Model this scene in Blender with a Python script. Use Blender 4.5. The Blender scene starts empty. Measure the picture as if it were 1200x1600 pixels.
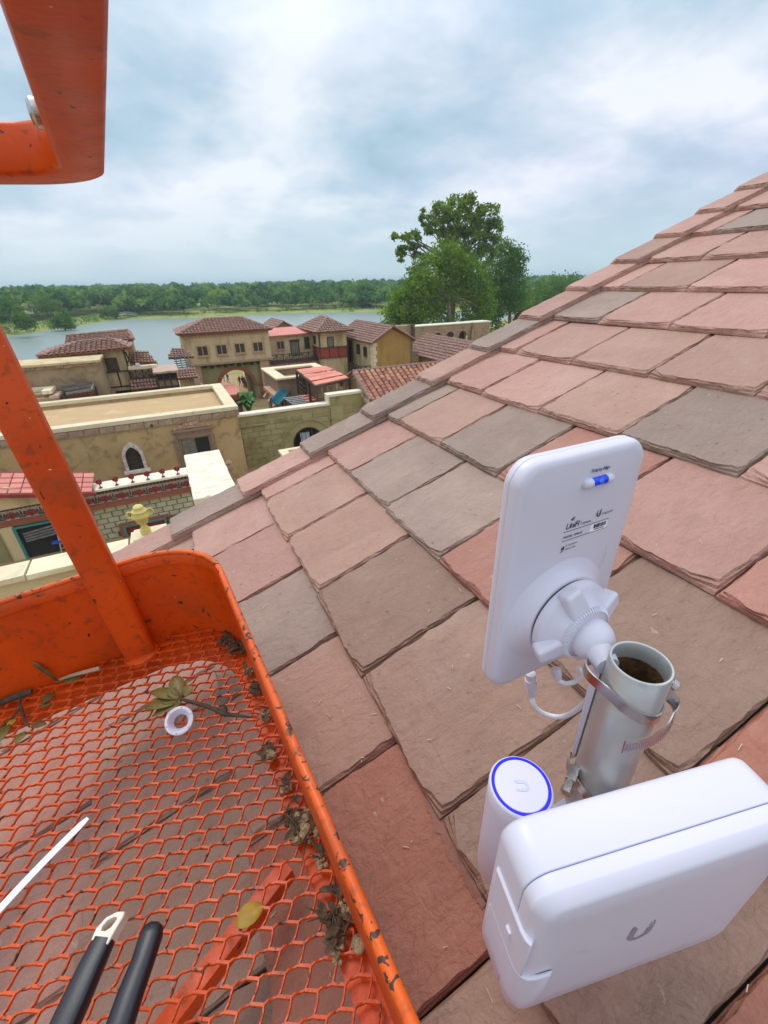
import bpy, math, random
import numpy as np
from mathutils import Vector, Matrix, Euler
from mathutils import noise as mnoise
random.seed(7); np.random.seed(7)
sc = bpy.context.scene
COL = sc.collection
R_ = math.radians

# ------------------------------------------------------------------ camera
CR = Vector((0.8990398587176153, -0.4373709173156996, -0.020832981626114126))
CU = Vector((0.22265197253202015, 0.41566915695251566, 0.8818419649154748))
CF = Vector((0.37703240121322606, 0.7974495800016503, -0.47108463760833946))
cam_data = bpy.data.cameras.new('camera')
cam = bpy.data.objects.new('camera', cam_data); COL.objects.link(cam)
cam.matrix_world = Matrix(((CR.x, CU.x, -CF.x, 0), (CR.y, CU.y, -CF.y, 0), (CR.z, CU.z, -CF.z, 0), (0, 0, 0, 1)))
cam_data.sensor_fit = 'VERTICAL'; cam_data.sensor_height = 36.0
cam_data.lens = 36.0 * 673.1 / 1600.0
cam_data.clip_start = 0.01; cam_data.clip_end = 30000
sc.camera = cam

# ------------------------------------------------------------------ light
EXPOSURE = 0.14
SUN_EL, SUN_AZ = 62, 345            # overcast: a broad soft sun, high, ahead of the camera
sc.view_settings.view_transform = 'Standard'; sc.view_settings.look = 'None'
sc.view_settings.gamma = 1.0; sc.view_settings.use_curve_mapping = False
sc.view_settings.exposure = EXPOSURE
sc.render.engine = 'CYCLES'
sc.cycles.use_denoising = True
sc.cycles.max_bounces = 6; sc.cycles.volume_bounces = 0; sc.cycles.transparent_max_bounces = 4
world = bpy.data.worlds.new('World'); sc.world = world; world.use_nodes = True
wt = world.node_tree; wt.nodes.clear()
def wn(t, **k):
    n = wt.nodes.new(t)
    for a, b in k.items(): setattr(n, a, b)
    return n
def wmath(op, a, b=None, c=None):
    n = wn('ShaderNodeMath', operation=op)
    for i, v in enumerate((a, b, c)):
        if v is None: continue
        if isinstance(v, (int, float)): n.inputs[i].default_value = v
        else: wt.links.new(v, n.inputs[i])
    return n.outputs[0]
sky = wn('ShaderNodeTexSky', sky_type='NISHITA'); sky.sun_disc = False
sky.sun_elevation = R_(SUN_EL); sky.sun_rotation = R_(SUN_AZ)
tc = wn('ShaderNodeTexCoord'); sp = wn('ShaderNodeSeparateXYZ'); wt.links.new(tc.outputs['Generated'], sp.inputs[0])
zz = wmath('ADD', wmath('MAXIMUM', sp.outputs[2], 0.0), 0.26)
cv = wn('ShaderNodeCombineXYZ')
wt.links.new(wmath('DIVIDE', sp.outputs[0], zz), cv.inputs[0]); wt.links.new(wmath('DIVIDE', sp.outputs[1], zz), cv.inputs[1])
def wnoise(scale, detail, rough, dist, off):
    mp = wn('ShaderNodeMapping'); wt.links.new(cv.outputs[0], mp.inputs[0]); mp.inputs['Location'].default_value = off
    n = wn('ShaderNodeTexNoise'); wt.links.new(mp.outputs[0], n.inputs['Vector'])
    n.inputs['Scale'].default_value = scale; n.inputs['Detail'].default_value = detail
    n.inputs['Roughness'].default_value = rough; n.inputs['Distortion'].default_value = dist
    return n.outputs['Fac']
n1 = wnoise(1.0, 6, 0.52, 0.25, (3.1, 1.7, 0)); n2 = wnoise(3.0, 5, 0.55, 0.2, (7.3, 2.2, 5.0)); n3 = wnoise(0.4, 2, 0.5, 0.0, (1.3, 8.2, 2.0))
def wramp(fac, stops):
    r = wn('ShaderNodeValToRGB'); wt.links.new(fac, r.inputs[0]); e = r.color_ramp.elements
    while len(e) < len(stops): e.new(0.5)
    for el, (p, c) in zip(e, stops): el.position = p; el.color = (*c, 1)
    return r.outputs[0]
def wmix(f, a, b):
    m = wn('ShaderNodeMix', data_type='RGBA')
    if isinstance(f, (int, float)): m.inputs[0].default_value = f
    else: wt.links.new(f, m.inputs[0])
    for s, v in ((m.inputs[6], a), (m.inputs[7], b)):
        if isinstance(v, tuple): s.default_value = (*v, 1)
        else: wt.links.new(v, s)
    return m.outputs[2]
mixn = wmath('ADD', wmath('MULTIPLY', n1, 0.72), wmath('MULTIPLY', n2, 0.28))
cl = wramp(mixn, [(0.38, (4.6, 6.4, 7.9)), (0.45, (6.0, 7.6, 9.2)), (0.52, (8.6, 9.4, 10.6)), (0.60, (11.6, 11.7, 12.3))])
tint = wramp(n3, [(0.42, (4.2, 6.8, 8.0)), (0.60, (8.8, 8.2, 11.4))])
cl = wmix(0.22, cl, tint)
elev = wn('ShaderNodeMapRange'); wt.links.new(sp.outputs[2], elev.inputs[0]); elev.inputs[1].default_value = 0.0; elev.inputs[2].default_value = 0.16
hz = wmix(elev.outputs[0], (6.6, 8.5, 9.3), cl)
# an overcast sky grows brighter towards the zenith
zg = wn('ShaderNodeMapRange'); wt.links.new(sp.outputs[2], zg.inputs[0]); zg.inputs[1].default_value = 0.3; zg.inputs[2].default_value = 0.95
zg.inputs[3].default_value = 1.0; zg.inputs[4].default_value = 2.0
mul = wn('ShaderNodeVectorMath', operation='SCALE'); wt.links.new(hz, mul.inputs[0]); wt.links.new(zg.outputs[0], mul.inputs['Scale'])
skyc = wmix(0.93, sky.outputs[0], mul.outputs[0])
bg = wn('ShaderNodeBackground'); wt.links.new(skyc, bg.inputs[0]); bg.inputs[1].default_value = 0.085
wo = wn('ShaderNodeOutputWorld'); wt.links.new(bg.outputs[0], wo.inputs[0])
sund = bpy.data.lights.new('sun', 'SUN'); sund.energy = 1.5; sund.angle = R_(25); sund.color = (1.0, 0.95, 0.88)
sun = bpy.data.objects.new('sun', sund); COL.objects.link(sun)
# direction towards the sun: azimuth measured from +Y clockwise
sdir = Vector((math.sin(R_(SUN_AZ)) * math.cos(R_(SUN_EL)), math.cos(R_(SUN_AZ)) * math.cos(R_(SUN_EL)), math.sin(R_(SUN_EL))))
sun.rotation_euler = sdir.to_track_quat('Z', 'Y').to_euler()

# ------------------------------------------------------------------ helpers
class MB:
    """collects shapes into one mesh"""
    def __init__(self, M=None):
        self.v = []; self.f = []; self.M = M
    def pts(self, ps):
        b = len(self.v)
        if self.M is not None: ps = [self.M @ Vector(p) for p in ps]
        self.v.extend([tuple(p) for p in ps]); return b
    def face(self, ps):
        b = self.pts(ps); self.f.append(tuple(range(b, b + len(ps))))
    def box(self, x0, x1, y0, y1, z0, z1):
        b = self.pts([(x0, y0, z0), (x1, y0, z0), (x1, y1, z0), (x0, y1, z0), (x0, y0, z1), (x1, y0, z1), (x1, y1, z1), (x0, y1, z1)])
        for q in ((0, 3, 2, 1), (4, 5, 6, 7), (0, 1, 5, 4), (1, 2, 6, 5), (2, 3, 7, 6), (3, 0, 4, 7)): self.f.append(tuple(b + i for i in q))
    def loops(self, rings, cap0=True, cap1=True, closed=True):
        n = len(rings[0]); bs = [self.pts(r) for r in rings]
        for a, b in zip(bs[:-1], bs[1:]):
            for i in range(n if closed else n - 1):
                j = (i + 1) % n; self.f.append((a + i, a + j, b + j, b + i))
        if cap0: self.f.append(tuple(bs[0] + i for i in reversed(range(n))))
        if cap1: self.f.append(tuple(bs[-1] + i for i in range(n)))
    def prism(self, poly, z0, z1):
        """polygon in XY, extruded along Z"""
        self.loops([[(x, y, z0) for x, y in poly], [(x, y, z1) for x, y in poly]])
    def xz(self, poly, y0, y1):
        """polygon in XZ, extruded along Y"""
        self.loops([[(x, y1, z) for x, z in poly], [(x, y0, z) for x, z in poly]])
    def beam(self, a, b, w, h=None, up=(0, 0, 1)):
        h = h or w; a = Vector(a); b = Vector(b); d = (b - a).normalized(); up = Vector(up)
        if abs(d.dot(up)) > 0.98: up = Vector((0, 1, 0))
        s = d.cross(up).normalized(); u = s.cross(d)
        o = [s * x * w / 2 + u * y * h / 2 for x, y in ((-1, -1), (1, -1), (1, 1), (-1, 1))]
        self.loops([[a + k for k in o], [b + k for k in o]])
    def tube(self, path, r, n=8, cap=True):
        path = [Vector(p) for p in path]; rings = []; prev = None
        for i, p in enumerate(path):
            d = (path[min(i + 1, len(path) - 1)] - path[max(i - 1, 0)]).normalized()
            if prev is None:
                u = Vector((0, 0, 1)) if abs(d.z) < 0.9 else Vector((1, 0, 0))
                s = d.cross(u).normalized()
            else:
                s = (prev - d * prev.dot(d)).normalized()
            prev = s; u = d.cross(s); rr = r[i] if isinstance(r, (list, tuple)) else r
            rings.append([p + (s * math.cos(2 * math.pi * k / n) + u * math.sin(2 * math.pi * k / n)) * rr for k in range(n)])
        self.loops(rings, cap, cap)
    def lathe(self, prof, c=(0, 0, 0), n=32, axis='z', cap=True):
        rings = []
        for r, h in prof:
            ring = []
            for k in range(n):
                a = 2 * math.pi * k / n; x, y = r * math.cos(a), r * math.sin(a)
                if axis == 'z': ring.append((c[0] + x, c[1] + y, c[2] + h))
                elif axis == 'y': ring.append((c[0] + x, c[1] + h, c[2] - y))
                else: ring.append((c[0] + h, c[1] + x, c[2] + y))
            rings.append(ring)
        self.loops(rings, cap, cap)
    def ball(self, c, r, n=10, m=6, sq=(1, 1, 1)):
        rings = []
        for i in range(1, m):
            t = math.pi * i / m
            rings.append([(c[0] + r * sq[0] * math.sin(t) * math.cos(2 * math.pi * k / n), c[1] + r * sq[1] * math.sin(t) * math.sin(2 * math.pi * k / n), c[2] - r * sq[2] * math.cos(t)) for k in range(n)])
        self.loops(rings)
    def mesh(self, name):
        me = bpy.data.meshes.new(name); me.from_pydata(self.v, [], self.f); me.update(); return me
    def build(self, name, mat, parent=None, smooth=False, bevel=0, seg=2, local=False, angle=40):
        """links the shapes as ONE object; world coordinates become local to the parent unless local=True"""
        me = self.mesh(name)
        if parent is not None and not local:
            o = wloc(parent); me.transform(Matrix.Translation(-o))
        return link(name, me, mat, parent, smooth, bevel, seg, angle)
def wloc(o):
    l = Vector((0, 0, 0))
    while o is not None: l += o.location; o = o.parent
    return l
def link(name, me, mat, parent=None, smooth=False, bevel=0, seg=2, angle=40):
    if mat is not None and not me.materials: me.materials.append(mat)
    if smooth:
        me.polygons.foreach_set('use_smooth', [True] * len(me.polygons))
        me.set_sharp_from_angle(angle=R_(angle))
    o = bpy.data.objects.new(name, me); COL.objects.link(o)
    if parent is not None: o.parent = parent
    if bevel:
        b = o.modifiers.new('edge', 'BEVEL'); b.width = bevel; b.segments = seg; b.limit_method = 'ANGLE'; b.angle_limit = R_(35)
        b.harden_normals = False
    return o
def tag(o, label=None, cat=None, group=None, kind=None):
    if label: o['label'] = label
    if cat: o['category'] = cat
    if group: o['group'] = group
    if kind: o['kind'] = kind
    return o
def thing(name, label, cat, loc=(0, 0, 0), rotz=0, group=None):
    o = bpy.data.objects.new(name, None); COL.objects.link(o); o.location = loc; o.rotation_euler = (0, 0, rotz)
    o.empty_display_size = 0.1
    return tag(o, label, cat, group)
def piece(name, me, parent, loc, rot=(0, 0, 0), scale=None):
    o = bpy.data.objects.new(name, me); COL.objects.link(o); o.parent = parent; o.location = loc; o.rotation_euler = rot
    if scale: o.scale = scale
    return o
def WF(x, y, z=0, ang=0):
    """wall frame: local x runs right along the wall seen from outside, local y goes into the wall"""
    return Matrix.Translation((x, y, z)) @ Matrix.Rotation(R_(ang), 4, 'Z')

# ------------------------------------------------------------------ materials
def mat(name, c1, c2=None, scale=3.0, rough=0.8, metal=0.0, bump=0.0, bscale=20.0, stain=None, sscale=1.0, slo=0.5, shi=0.7,
        c3=None, detail=5, stretch=(1, 1, 1), coords='pos', rnd=0.0, spec=0.5, bdist=0.01, streak=False):
    m = bpy.data.materials.new(name); m.use_nodes = True; nt = m.node_tree; N = nt.nodes; L = nt.links
    b = N['Principled BSDF']; b.inputs['Roughness'].default_value = rough; b.inputs['Metallic'].default_value = metal
    b.inputs['Specular IOR Level'].default_value = spec
    if coords == 'pos': src = N.new('ShaderNodeNewGeometry').outputs['Position']
    else: src = N.new('ShaderNodeTexCoord').outputs['Object']
    mp = N.new('ShaderNodeMapping'); L.new(src, mp.inputs[0]); mp.inputs['Scale'].default_value = stretch
    def noise(s, d=detail, vec=None, dist=0.0):
        n = N.new('ShaderNodeTexNoise'); L.new(vec or mp.outputs[0], n.inputs['Vector']); n.inputs['Scale'].default_value = s
        n.inputs['Detail'].default_value = d; n.inputs['Roughness'].default_value = 0.6; n.inputs['Distortion'].default_value = dist
        return n.outputs['Fac']
    def rng(f, lo, hi, a=0.0, c=1.0):
        r = N.new('ShaderNodeMapRange'); L.new(f, r.inputs[0]); r.inputs[1].default_value = lo; r.inputs[2].default_value = hi
        r.inputs[3].default_value = a; r.inputs[4].default_value = c; return r.outputs[0]
    def mix(f, a, c):
        x = N.new('ShaderNodeMix'); x.data_type = 'RGBA'; L.new(f, x.inputs[0])
        for s, v in ((x.inputs[6], a), (x.inputs[7], c)):
            if isinstance(v, tuple): s.default_value = (*v, 1)
            else: L.new(v, s)
        return x.outputs[2]
    col = c1
    if c2: col = mix(rng(noise(scale), 0.35, 0.65), c1, c2)
    if c3: col = mix(rng(noise(scale * 5.3), 0.45, 0.7), col, c3)
    if stain:
        if streak:
            m2 = N.new('ShaderNodeMapping'); L.new(src, m2.inputs[0]); m2.inputs['Scale'].default_value = (1, 1, 0.18)
            f = noise(sscale, 6, m2.outputs[0], 0.4)
        else: f = noise(sscale, 6, None, 0.6)
        col = mix(rng(f, slo, shi), col, stain)
    if rnd:
        oi = N.new('ShaderNodeObjectInfo'); hs = N.new('ShaderNodeHueSaturation')
        L.new(rng(oi.outputs['Random'], 0, 1, 1 - rnd, 1 + rnd), hs.inputs['Value'])
        L.new(rng(oi.outputs['Random'], 0, 1, 0.5 - rnd * 0.05, 0.5 + rnd * 0.05), hs.inputs['Hue'])
        if isinstance(col, tuple): hs.inputs['Color'].default_value = (*col, 1)
        else: L.new(col, hs.inputs['Color'])
        col = hs.outputs[0]
    if isinstance(col, tuple): b.inputs['Base Color'].default_value = (*col, 1)
    else: L.new(col, b.inputs['Base Color'])
    if bump:
        bp = N.new('ShaderNodeBump'); bp.inputs['Strength'].default_value = bump; bp.inputs['Distance'].default_value = bdist
        L.new(noise(bscale, 6), bp.inputs['Height']); L.new(bp.outputs[0], b.inputs['Normal'])
    return m

def slate_mat(name, c1, c2, c3):
    m = bpy.data.materials.new(name); m.use_nodes = True; nt = m.node_tree; N = nt.nodes; L = nt.links
    b = N['Principled BSDF']; b.inputs['Specular IOR Level'].default_value = 0.4
    geo = N.new('ShaderNodeNewGeometry'); oi = N.new('ShaderNodeObjectInfo')
    off = N.new('ShaderNodeVectorMath'); off.operation = 'MULTIPLY_ADD'; L.new(oi.outputs['Random'], off.inputs[0]); off.inputs[1].default_value = (3.7, 5.1, 2.3)
    L.new(geo.outputs['Position'], off.inputs[2])
    def mapped(s, rz=0):
        mp = N.new('ShaderNodeMapping'); L.new(off.outputs[0], mp.inputs[0]); mp.inputs['Scale'].default_value = s; mp.inputs['Rotation'].default_value = (0, 0, rz); return mp.outputs[0]
    def noise(v, s, d=6, dist=0.0, r=0.6):
        n = N.new('ShaderNodeTexNoise'); L.new(v, n.inputs['Vector']); n.inputs['Scale'].default_value = s; n.inputs['Detail'].default_value = d
        n.inputs['Distortion'].default_value = dist; n.inputs['Roughness'].default_value = r; return n.outputs['Fac']
    def rng(f, lo, hi, a=0.0, c=1.0):
        r = N.new('ShaderNodeMapRange'); L.new(f, r.inputs[0]); r.inputs[1].default_value = lo; r.inputs[2].default_value = hi
        r.inputs[3].default_value = a; r.inputs[4].default_value = c; return r.outputs[0]
    def mix(f, a, c, mode='MIX'):
        x = N.new('ShaderNodeMix'); x.data_type = 'RGBA'; x.blend_type = mode; L.new(f, x.inputs[0])
        for s, v in ((x.inputs[6], a), (x.inputs[7], c)):
            if isinstance(v, tuple): s.default_value = (*v, 1)
            else: L.new(v, s)
        return x.outputs[2]
    def mth(op, a, c):
        x = N.new('ShaderNodeMath'); x.operation = op
        for i, v in enumerate((a, c)):
            if isinstance(v, (int, float)): x.inputs[i].default_value = v
            else: L.new(v, x.inputs[i])
        return x.outputs[0]
    grain = mapped((2.6, 7.0, 2.6), 0.15); plain = mapped((1, 1, 1))
    col = mix(rng(noise(plain, 4.5, 4, 0.6), 0.36, 0.64), c1, c2)
    col = mix(rng(noise(grain, 8, 6, 1.2), 0.48, 0.74, 0, 0.42), col, c3)
    fine = noise(plain, 260, 3); col = mix(rng(fine, 0.3, 0.75, 0.0, 0.35), col, (c1[0] * 0.62, c1[1] * 0.62, c1[2] * 0.62))
    # weathering: pale bloom, brown run marks, the odd lichen speck
    col = mix(rng(noise(plain, 2.6, 6, 0.8), 0.50, 0.74, 0, 0.30), col, (0.50, 0.34, 0.26))
    col = mix(rng(noise(mapped((1.0, 2.2, 1.0), 0.05), 3.2, 6, 1.4), 0.56, 0.78, 0, 0.25), col, (0.22, 0.13, 0.095))
    col = mix(rng(noise(plain, 42, 5, 0.4), 0.68, 0.74, 0, 0.5), col, (0.50, 0.40, 0.31))
    # rain drops that have just landed: small dark spots
    vo = N.new('ShaderNodeTexVoronoi'); L.new(plain, vo.inputs['Vector']); vo.inputs['Scale'].default_value = 34; vo.inputs['Randomness'].default_value = 1.0
    dist = mth('ADD', vo.outputs['Distance'], mth('MULTIPLY', noise(plain, 120, 3), 0.22))
    sep = N.new('ShaderNodeSeparateColor'); L.new(vo.outputs['Color'], sep.inputs[0])
    spot = mth('MULTIPLY', rng(dist, 0.20, 0.30, 1.0, 0.0), mth('GREATER_THAN', sep.outputs[0], 0.52))
    spot = mth('MULTIPLY', spot, rng(noise(plain, 1.6, 3), 0.40, 0.60))
    col = mix(mth('MULTIPLY', spot, 0.62), col, (c1[0] * 0.42, c1[1] * 0.40, c1[2] * 0.40))
    # value shift from one slate to the next
    hs = N.new('ShaderNodeHueSaturation'); L.new(rng(oi.outputs['Random'], 0, 1, 0.88, 1.12), hs.inputs['Value']); L.new(col, hs.inputs['Color'])
    L.new(hs.outputs[0], b.inputs['Base Color'])
    L.new(rng(noise(plain, 7, 4), 0.3, 0.7, 0.52, 0.78), b.inputs['Roughness'])
    h = mth('ADD', mth('MULTIPLY', noise(grain, 6, 7, 1.6), 0.5), mth('MULTIPLY', noise(plain, 70, 5), 0.26))
    h = mth('ADD', h, mth('MULTIPLY', noise(plain, 20, 6, 2.0), 0.62)); h = mth('ADD', h, mth('MULTIPLY', noise(plain, 5, 4, 1.0), 1.0))
    bp = N.new('ShaderNodeBump'); bp.inputs['Strength'].default_value = 0.9; bp.inputs['Distance'].default_value = 0.009
    L.new(h, bp.inputs['Height']); L.new(bp.outputs[0], b.inputs['Normal'])
    return m
SL = {'p': slate_mat('slate_pink', (0.405, 0.212, 0.160), (0.45, 0.245, 0.188), (0.31, 0.142, 0.104)),
      'r': slate_mat('slate_red', (0.355, 0.155, 0.110), (0.40, 0.185, 0.135), (0.28, 0.11, 0.076)),
      't': slate_mat('slate_tan', (0.375, 0.208, 0.148), (0.34, 0.194, 0.142), (0.285, 0.14, 0.098)),
      'g': slate_mat('slate_grey', (0.275, 0.188, 0.142), (0.315, 0.218, 0.168), (0.22, 0.142, 0.106)),
      'd': slate_mat('slate_deep_red', (0.33, 0.125, 0.080), (0.38, 0.155, 0.10), (0.25, 0.09, 0.055)),
      'b': slate_mat('slate_brown', (0.28, 0.165, 0.115), (0.32, 0.192, 0.136), (0.22, 0.122, 0.084))}

def paint_mat(name, base, wear_lo=0.66, wear_hi=0.69, dirt=True, cs=46):
    """glossy orange enamel with chips down to rust and bare steel"""
    m = bpy.data.materials.new(name); m.use_nodes = True; nt = m.node_tree; N = nt.nodes; L = nt.links
    b = N['Principled BSDF']; b.inputs['Specular IOR Level'].default_value = 0.32
    tc_ = N.new('ShaderNodeTexCoord'); src = tc_.outputs['Object']
    def noise(s, d=5, dist=0.0):
        n = N.new('ShaderNodeTexNoise'); L.new(src, n.inputs['Vector']); n.inputs['Scale'].default_value = s; n.inputs['Detail'].default_value = d
        n.inputs['Distortion'].default_value = dist; return n.outputs['Fac']
    def rng(f, lo, hi, a=0.0, c=1.0):
        r = N.new('ShaderNodeMapRange'); L.new(f, r.inputs[0]); r.inputs[1].default_value = lo; r.inputs[2].default_value = hi
        r.inputs[3].default_value = a; r.inputs[4].default_value = c; return r.outputs[0]
    def mix(f, a, c):
        x = N.new('ShaderNodeMix'); x.data_type = 'RGBA'; L.new(f, x.inputs[0])
        for s, v in ((x.inputs[6], a), (x.inputs[7], c)):
            if isinstance(v, tuple): s.default_value = (*v, 1)
            else: L.new(v, s)
        return x.outputs[2]
    col = mix(rng(noise(6), 0.35, 0.65), base, (base[0] * 0.82, base[1] * 0.75, base[2] * 0.8))
    col = mix(rng(noise(2.3, 4), 0.52, 0.72, 0, 0.5), col, (0.66, 0.115, 0.035))
    if dirt: col = mix(rng(noise(55, 6, 0.5), 0.56, 0.72, 0, 0.8), col, (0.30, 0.050, 0.010))
    col = mix(rng(noise(4.5, 8, 1.5), 0.56, 0.74, 0, 0.55), col, (0.26, 0.06, 0.02))
    chip = rng(noise(cs, 4, 0.8), wear_lo, wear_hi)
    col = mix(chip, col, (0.065, 0.030, 0.018))
    col = mix(rng(noise(90, 2, 0.3), 0.765, 0.78), col, (0.66, 0.50, 0.40))
    L.new(col, b.inputs['Base Color'])
    L.new(rng(noise(9), 0.3, 0.7, 0.30, 0.5), b.inputs['Roughness'])
    bp = N.new('ShaderNodeBump'); bp.inputs['Strength'].default_value = 0.25; bp.inputs['Distance'].default_value = 0.002
    L.new(noise(130, 3), bp.inputs['Height']); L.new(bp.outputs[0], b.inputs['Normal'])
    return m
M = {}
M['orange'] = paint_mat('orange_enamel', (0.70, 0.078, 0.003), 0.68, 0.70)
M['orange_edge'] = paint_mat('orange_worn', (0.76, 0.115, 0.008), 0.60, 0.615, cs=75)
M['orange_mesh'] = paint_mat('orange_mesh', (0.68, 0.092, 0.013), 0.57, 0.65, cs=110)
M['plastic'] = mat('white_plastic', (0.64, 0.61, 0.68), rough=0.38, bump=0.06, bscale=900, bdist=0.001, coords='obj', stain=(0.42, 0.36, 0.38), sscale=26, slo=0.64, shi=0.86)
M['plastic_grey'] = mat('grey_plastic', (0.62, 0.62, 0.68), rough=0.45)
M['ink'] = mat('grey_ink', (0.07, 0.065, 0.08), rough=0.6)
M['ink_pale'] = mat('pale_ink', (0.52, 0.55, 0.66), rough=0.5)
M['ink_mid'] = mat('mid_ink', (0.30, 0.25, 0.30), rough=0.5)
M['paperwhite'] = mat('label_white', (0.88, 0.88, 0.9), rough=0.5)
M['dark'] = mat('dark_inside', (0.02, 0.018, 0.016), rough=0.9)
M['blue_tube'] = mat('blue_liquid', (0.0, 0.02, 0.75), (0.0, 0.10, 0.85), 40, rough=0.12, coords='obj')
M['galv'] = mat('galvanised_pipe', (0.46, 0.465, 0.44), (0.55, 0.55, 0.525), 9, rough=0.32, metal=0.55, bump=0.08, bscale=60, coords='obj', stain=(0.30, 0.31, 0.29), sscale=9, slo=0.55, shi=0.75, bdist=0.002)
M['rust'] = mat('rust', (0.035, 0.017, 0.006), (0.16, 0.07, 0.015), 60, rough=0.95, bump=0.8, bscale=90, bdist=0.004)
M['steel'] = mat('steel', (0.62, 0.60, 0.57), (0.48, 0.45, 0.42), 30, rough=0.26, metal=1.0)
M['cable'] = mat('white_cable', (0.80, 0.80, 0.82), rough=0.45)
M['foam'] = mat('tan_foam', (0.55, 0.40, 0.22), (0.35, 0.22, 0.10), 60, rough=0.9)
M['black_rubber'] = mat('black_rubber', (0.012, 0.013, 0.018), rough=0.38, bump=0.15, bscale=300, bdist=0.001)
M['ivory'] = mat('ivory_plastic', (0.74, 0.68, 0.58), (0.68, 0.60, 0.46), 30, rough=0.45)
M['leaf'] = mat('olive_leaf', (0.14, 0.12, 0.015), (0.19, 0.12, 0.02), 50, rough=0.5, c3=(0.09, 0.055, 0.012), coords='obj')
M['leafbrown'] = mat('brown_leaf', (0.10, 0.05, 0.015), (0.15, 0.10, 0.02), 50, rough=0.6)
M['leafyellow'] = mat('yellow_leaf', (0.42, 0.27, 0.02), (0.30, 0.16, 0.02), 60, rough=0.6)
M['bark'] = mat('twig_bark', (0.045, 0.03, 0.018), (0.08, 0.06, 0.04), 80, rough=0.9, bump=0.5, bscale=200, bdist=0.003)
M['dirt'] = mat('dry_dirt', (0.46, 0.31, 0.16), (0.12, 0.075, 0.04), 70, rough=1.0, c3=(0.55, 0.40, 0.22), bump=0.8, bscale=300, bdist=0.004)
M['dirtdark'] = mat('dark_dirt', (0.060, 0.036, 0.018), (0.15, 0.095, 0.05), 90, rough=1.0, bump=0.8, bscale=300, bdist=0.004)
# town
M['stucco'] = mat('ochre_stucco', (0.50, 0.335, 0.155), (0.41, 0.265, 0.115), 0.5, rough=0.92, stain=(0.20, 0.125, 0.06), sscale=1.3, slo=0.50, shi=0.74, bump=0.5, bscale=6, bdist=0.04)
M['stucco_cream'] = mat('cream_stucco', (0.62, 0.48, 0.27), (0.51, 0.385, 0.205), 0.6, rough=0.92, stain=(0.28, 0.18, 0.08), sscale=1.3, slo=0.50, shi=0.76, streak=True, bump=0.4, bscale=6, bdist=0.03)
M['stucco_gold'] = mat('gold_stucco', (0.42, 0.26, 0.07), (0.36, 0.21, 0.06), 0.6, rough=0.92, stain=(0.22, 0.13, 0.05), sscale=1.0, slo=0.52, shi=0.75, streak=True)
M['stucco_brown'] = mat('brown_stucco', (0.36, 0.25, 0.14), (0.29, 0.20, 0.11), 0.6, rough=0.92, stain=(0.16, 0.11, 0.06), sscale=0.9, slo=0.52, shi=0.75)
M['stucco_green'] = mat('mossy_stucco', (0.30, 0.255, 0.115), (0.24, 0.205, 0.09), 0.6, rough=0.92, stain=(0.14, 0.12, 0.045), sscale=0.8, slo=0.5, shi=0.75, streak=True)
M['block_green'] = mat('green_block', (0.29, 0.24, 0.105), (0.345, 0.285, 0.13), 0.9, rough=0.92, stain=(0.17, 0.145, 0.05), sscale=1.2, slo=0.52, shi=0.75, rnd=0.10)
M['block_sage'] = mat('sage_block', (0.37, 0.335, 0.205), (0.43, 0.39, 0.25), 0.8, rough=0.9, stain=(0.26, 0.25, 0.13), sscale=1.5, slo=0.55, shi=0.8, rnd=0.10)
M['joint'] = mat('dark_joint', (0.15, 0.13, 0.07), rough=0.95)
M['coping'] = mat('cream_coping', (0.72, 0.62, 0.42), (0.64, 0.53, 0.33), 0.9, rough=0.9, stain=(0.42, 0.32, 0.17), sscale=1.6, slo=0.58, shi=0.8, rnd=0.06)
M['coping_white'] = mat('pale_coping', (0.76, 0.70, 0.56), (0.68, 0.60, 0.45), 0.9, rough=0.9)
M['roofdeck'] = mat('tan_roof_deck', (0.50, 0.34, 0.17), (0.45, 0.30, 0.145), 0.35, rough=0.95, stain=(0.60, 0.45, 0.27), sscale=0.5, slo=0.58, shi=0.75)
M['stone'] = mat('weathered_stone', (0.42, 0.29, 0.19), (0.33, 0.22, 0.14), 1.4, rough=0.95, c3=(0.24, 0.155, 0.10), rnd=0.14, bump=0.4, bscale=8, bdist=0.03)
M['stone_white'] = mat('whitewashed_stone', (0.72, 0.65, 0.56), (0.58, 0.50, 0.42), 2.2, rough=0.95, rnd=0.14)
M['carved'] = mat('carved_stone', (0.34, 0.22, 0.14), (0.26, 0.17, 0.11), 3, rough=0.95, c3=(0.18, 0.11, 0.07))
M['carved_red'] = mat('terracotta_carving', (0.50, 0.31, 0.20), (0.42, 0.25, 0.16), 3, rough=0.95)
M['doorwood'] = mat('grey_door', (0.22, 0.19, 0.13), (0.16, 0.135, 0.09), 4, rough=0.8)
M['timber'] = mat('dark_timber', (0.085, 0.052, 0.033), (0.055, 0.034, 0.022), 3, rough=0.8)
M['timber_grey'] = mat('grey_timber', (0.20, 0.185, 0.17), (0.13, 0.115, 0.10), 3, rough=0.85)
M['redbrown'] = mat('red_brown_trim', (0.30, 0.095, 0.045), (0.24, 0.075, 0.04), 2, rough=0.85)
M['redwall'] = mat('red_wall', (0.36, 0.06, 0.04), (0.29, 0.05, 0.035), 1.5, rough=0.9)
M['redtrim'] = mat('dark_red_trim', (0.27, 0.035, 0.03), (0.20, 0.028, 0.024), 2, rough=0.8)
M['frieze'] = mat('frieze_ground', (0.52, 0.42, 0.36), (0.44, 0.35, 0.29), 3, rough=0.9)
M['finial'] = mat('red_finial', (0.30, 0.022, 0.020), (0.22, 0.018, 0.017), 6, rough=0.6)
M['teal'] = mat('teal_paint', (0.05, 0.22, 0.19), (0.04, 0.17, 0.15), 3, rough=0.7)
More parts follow.
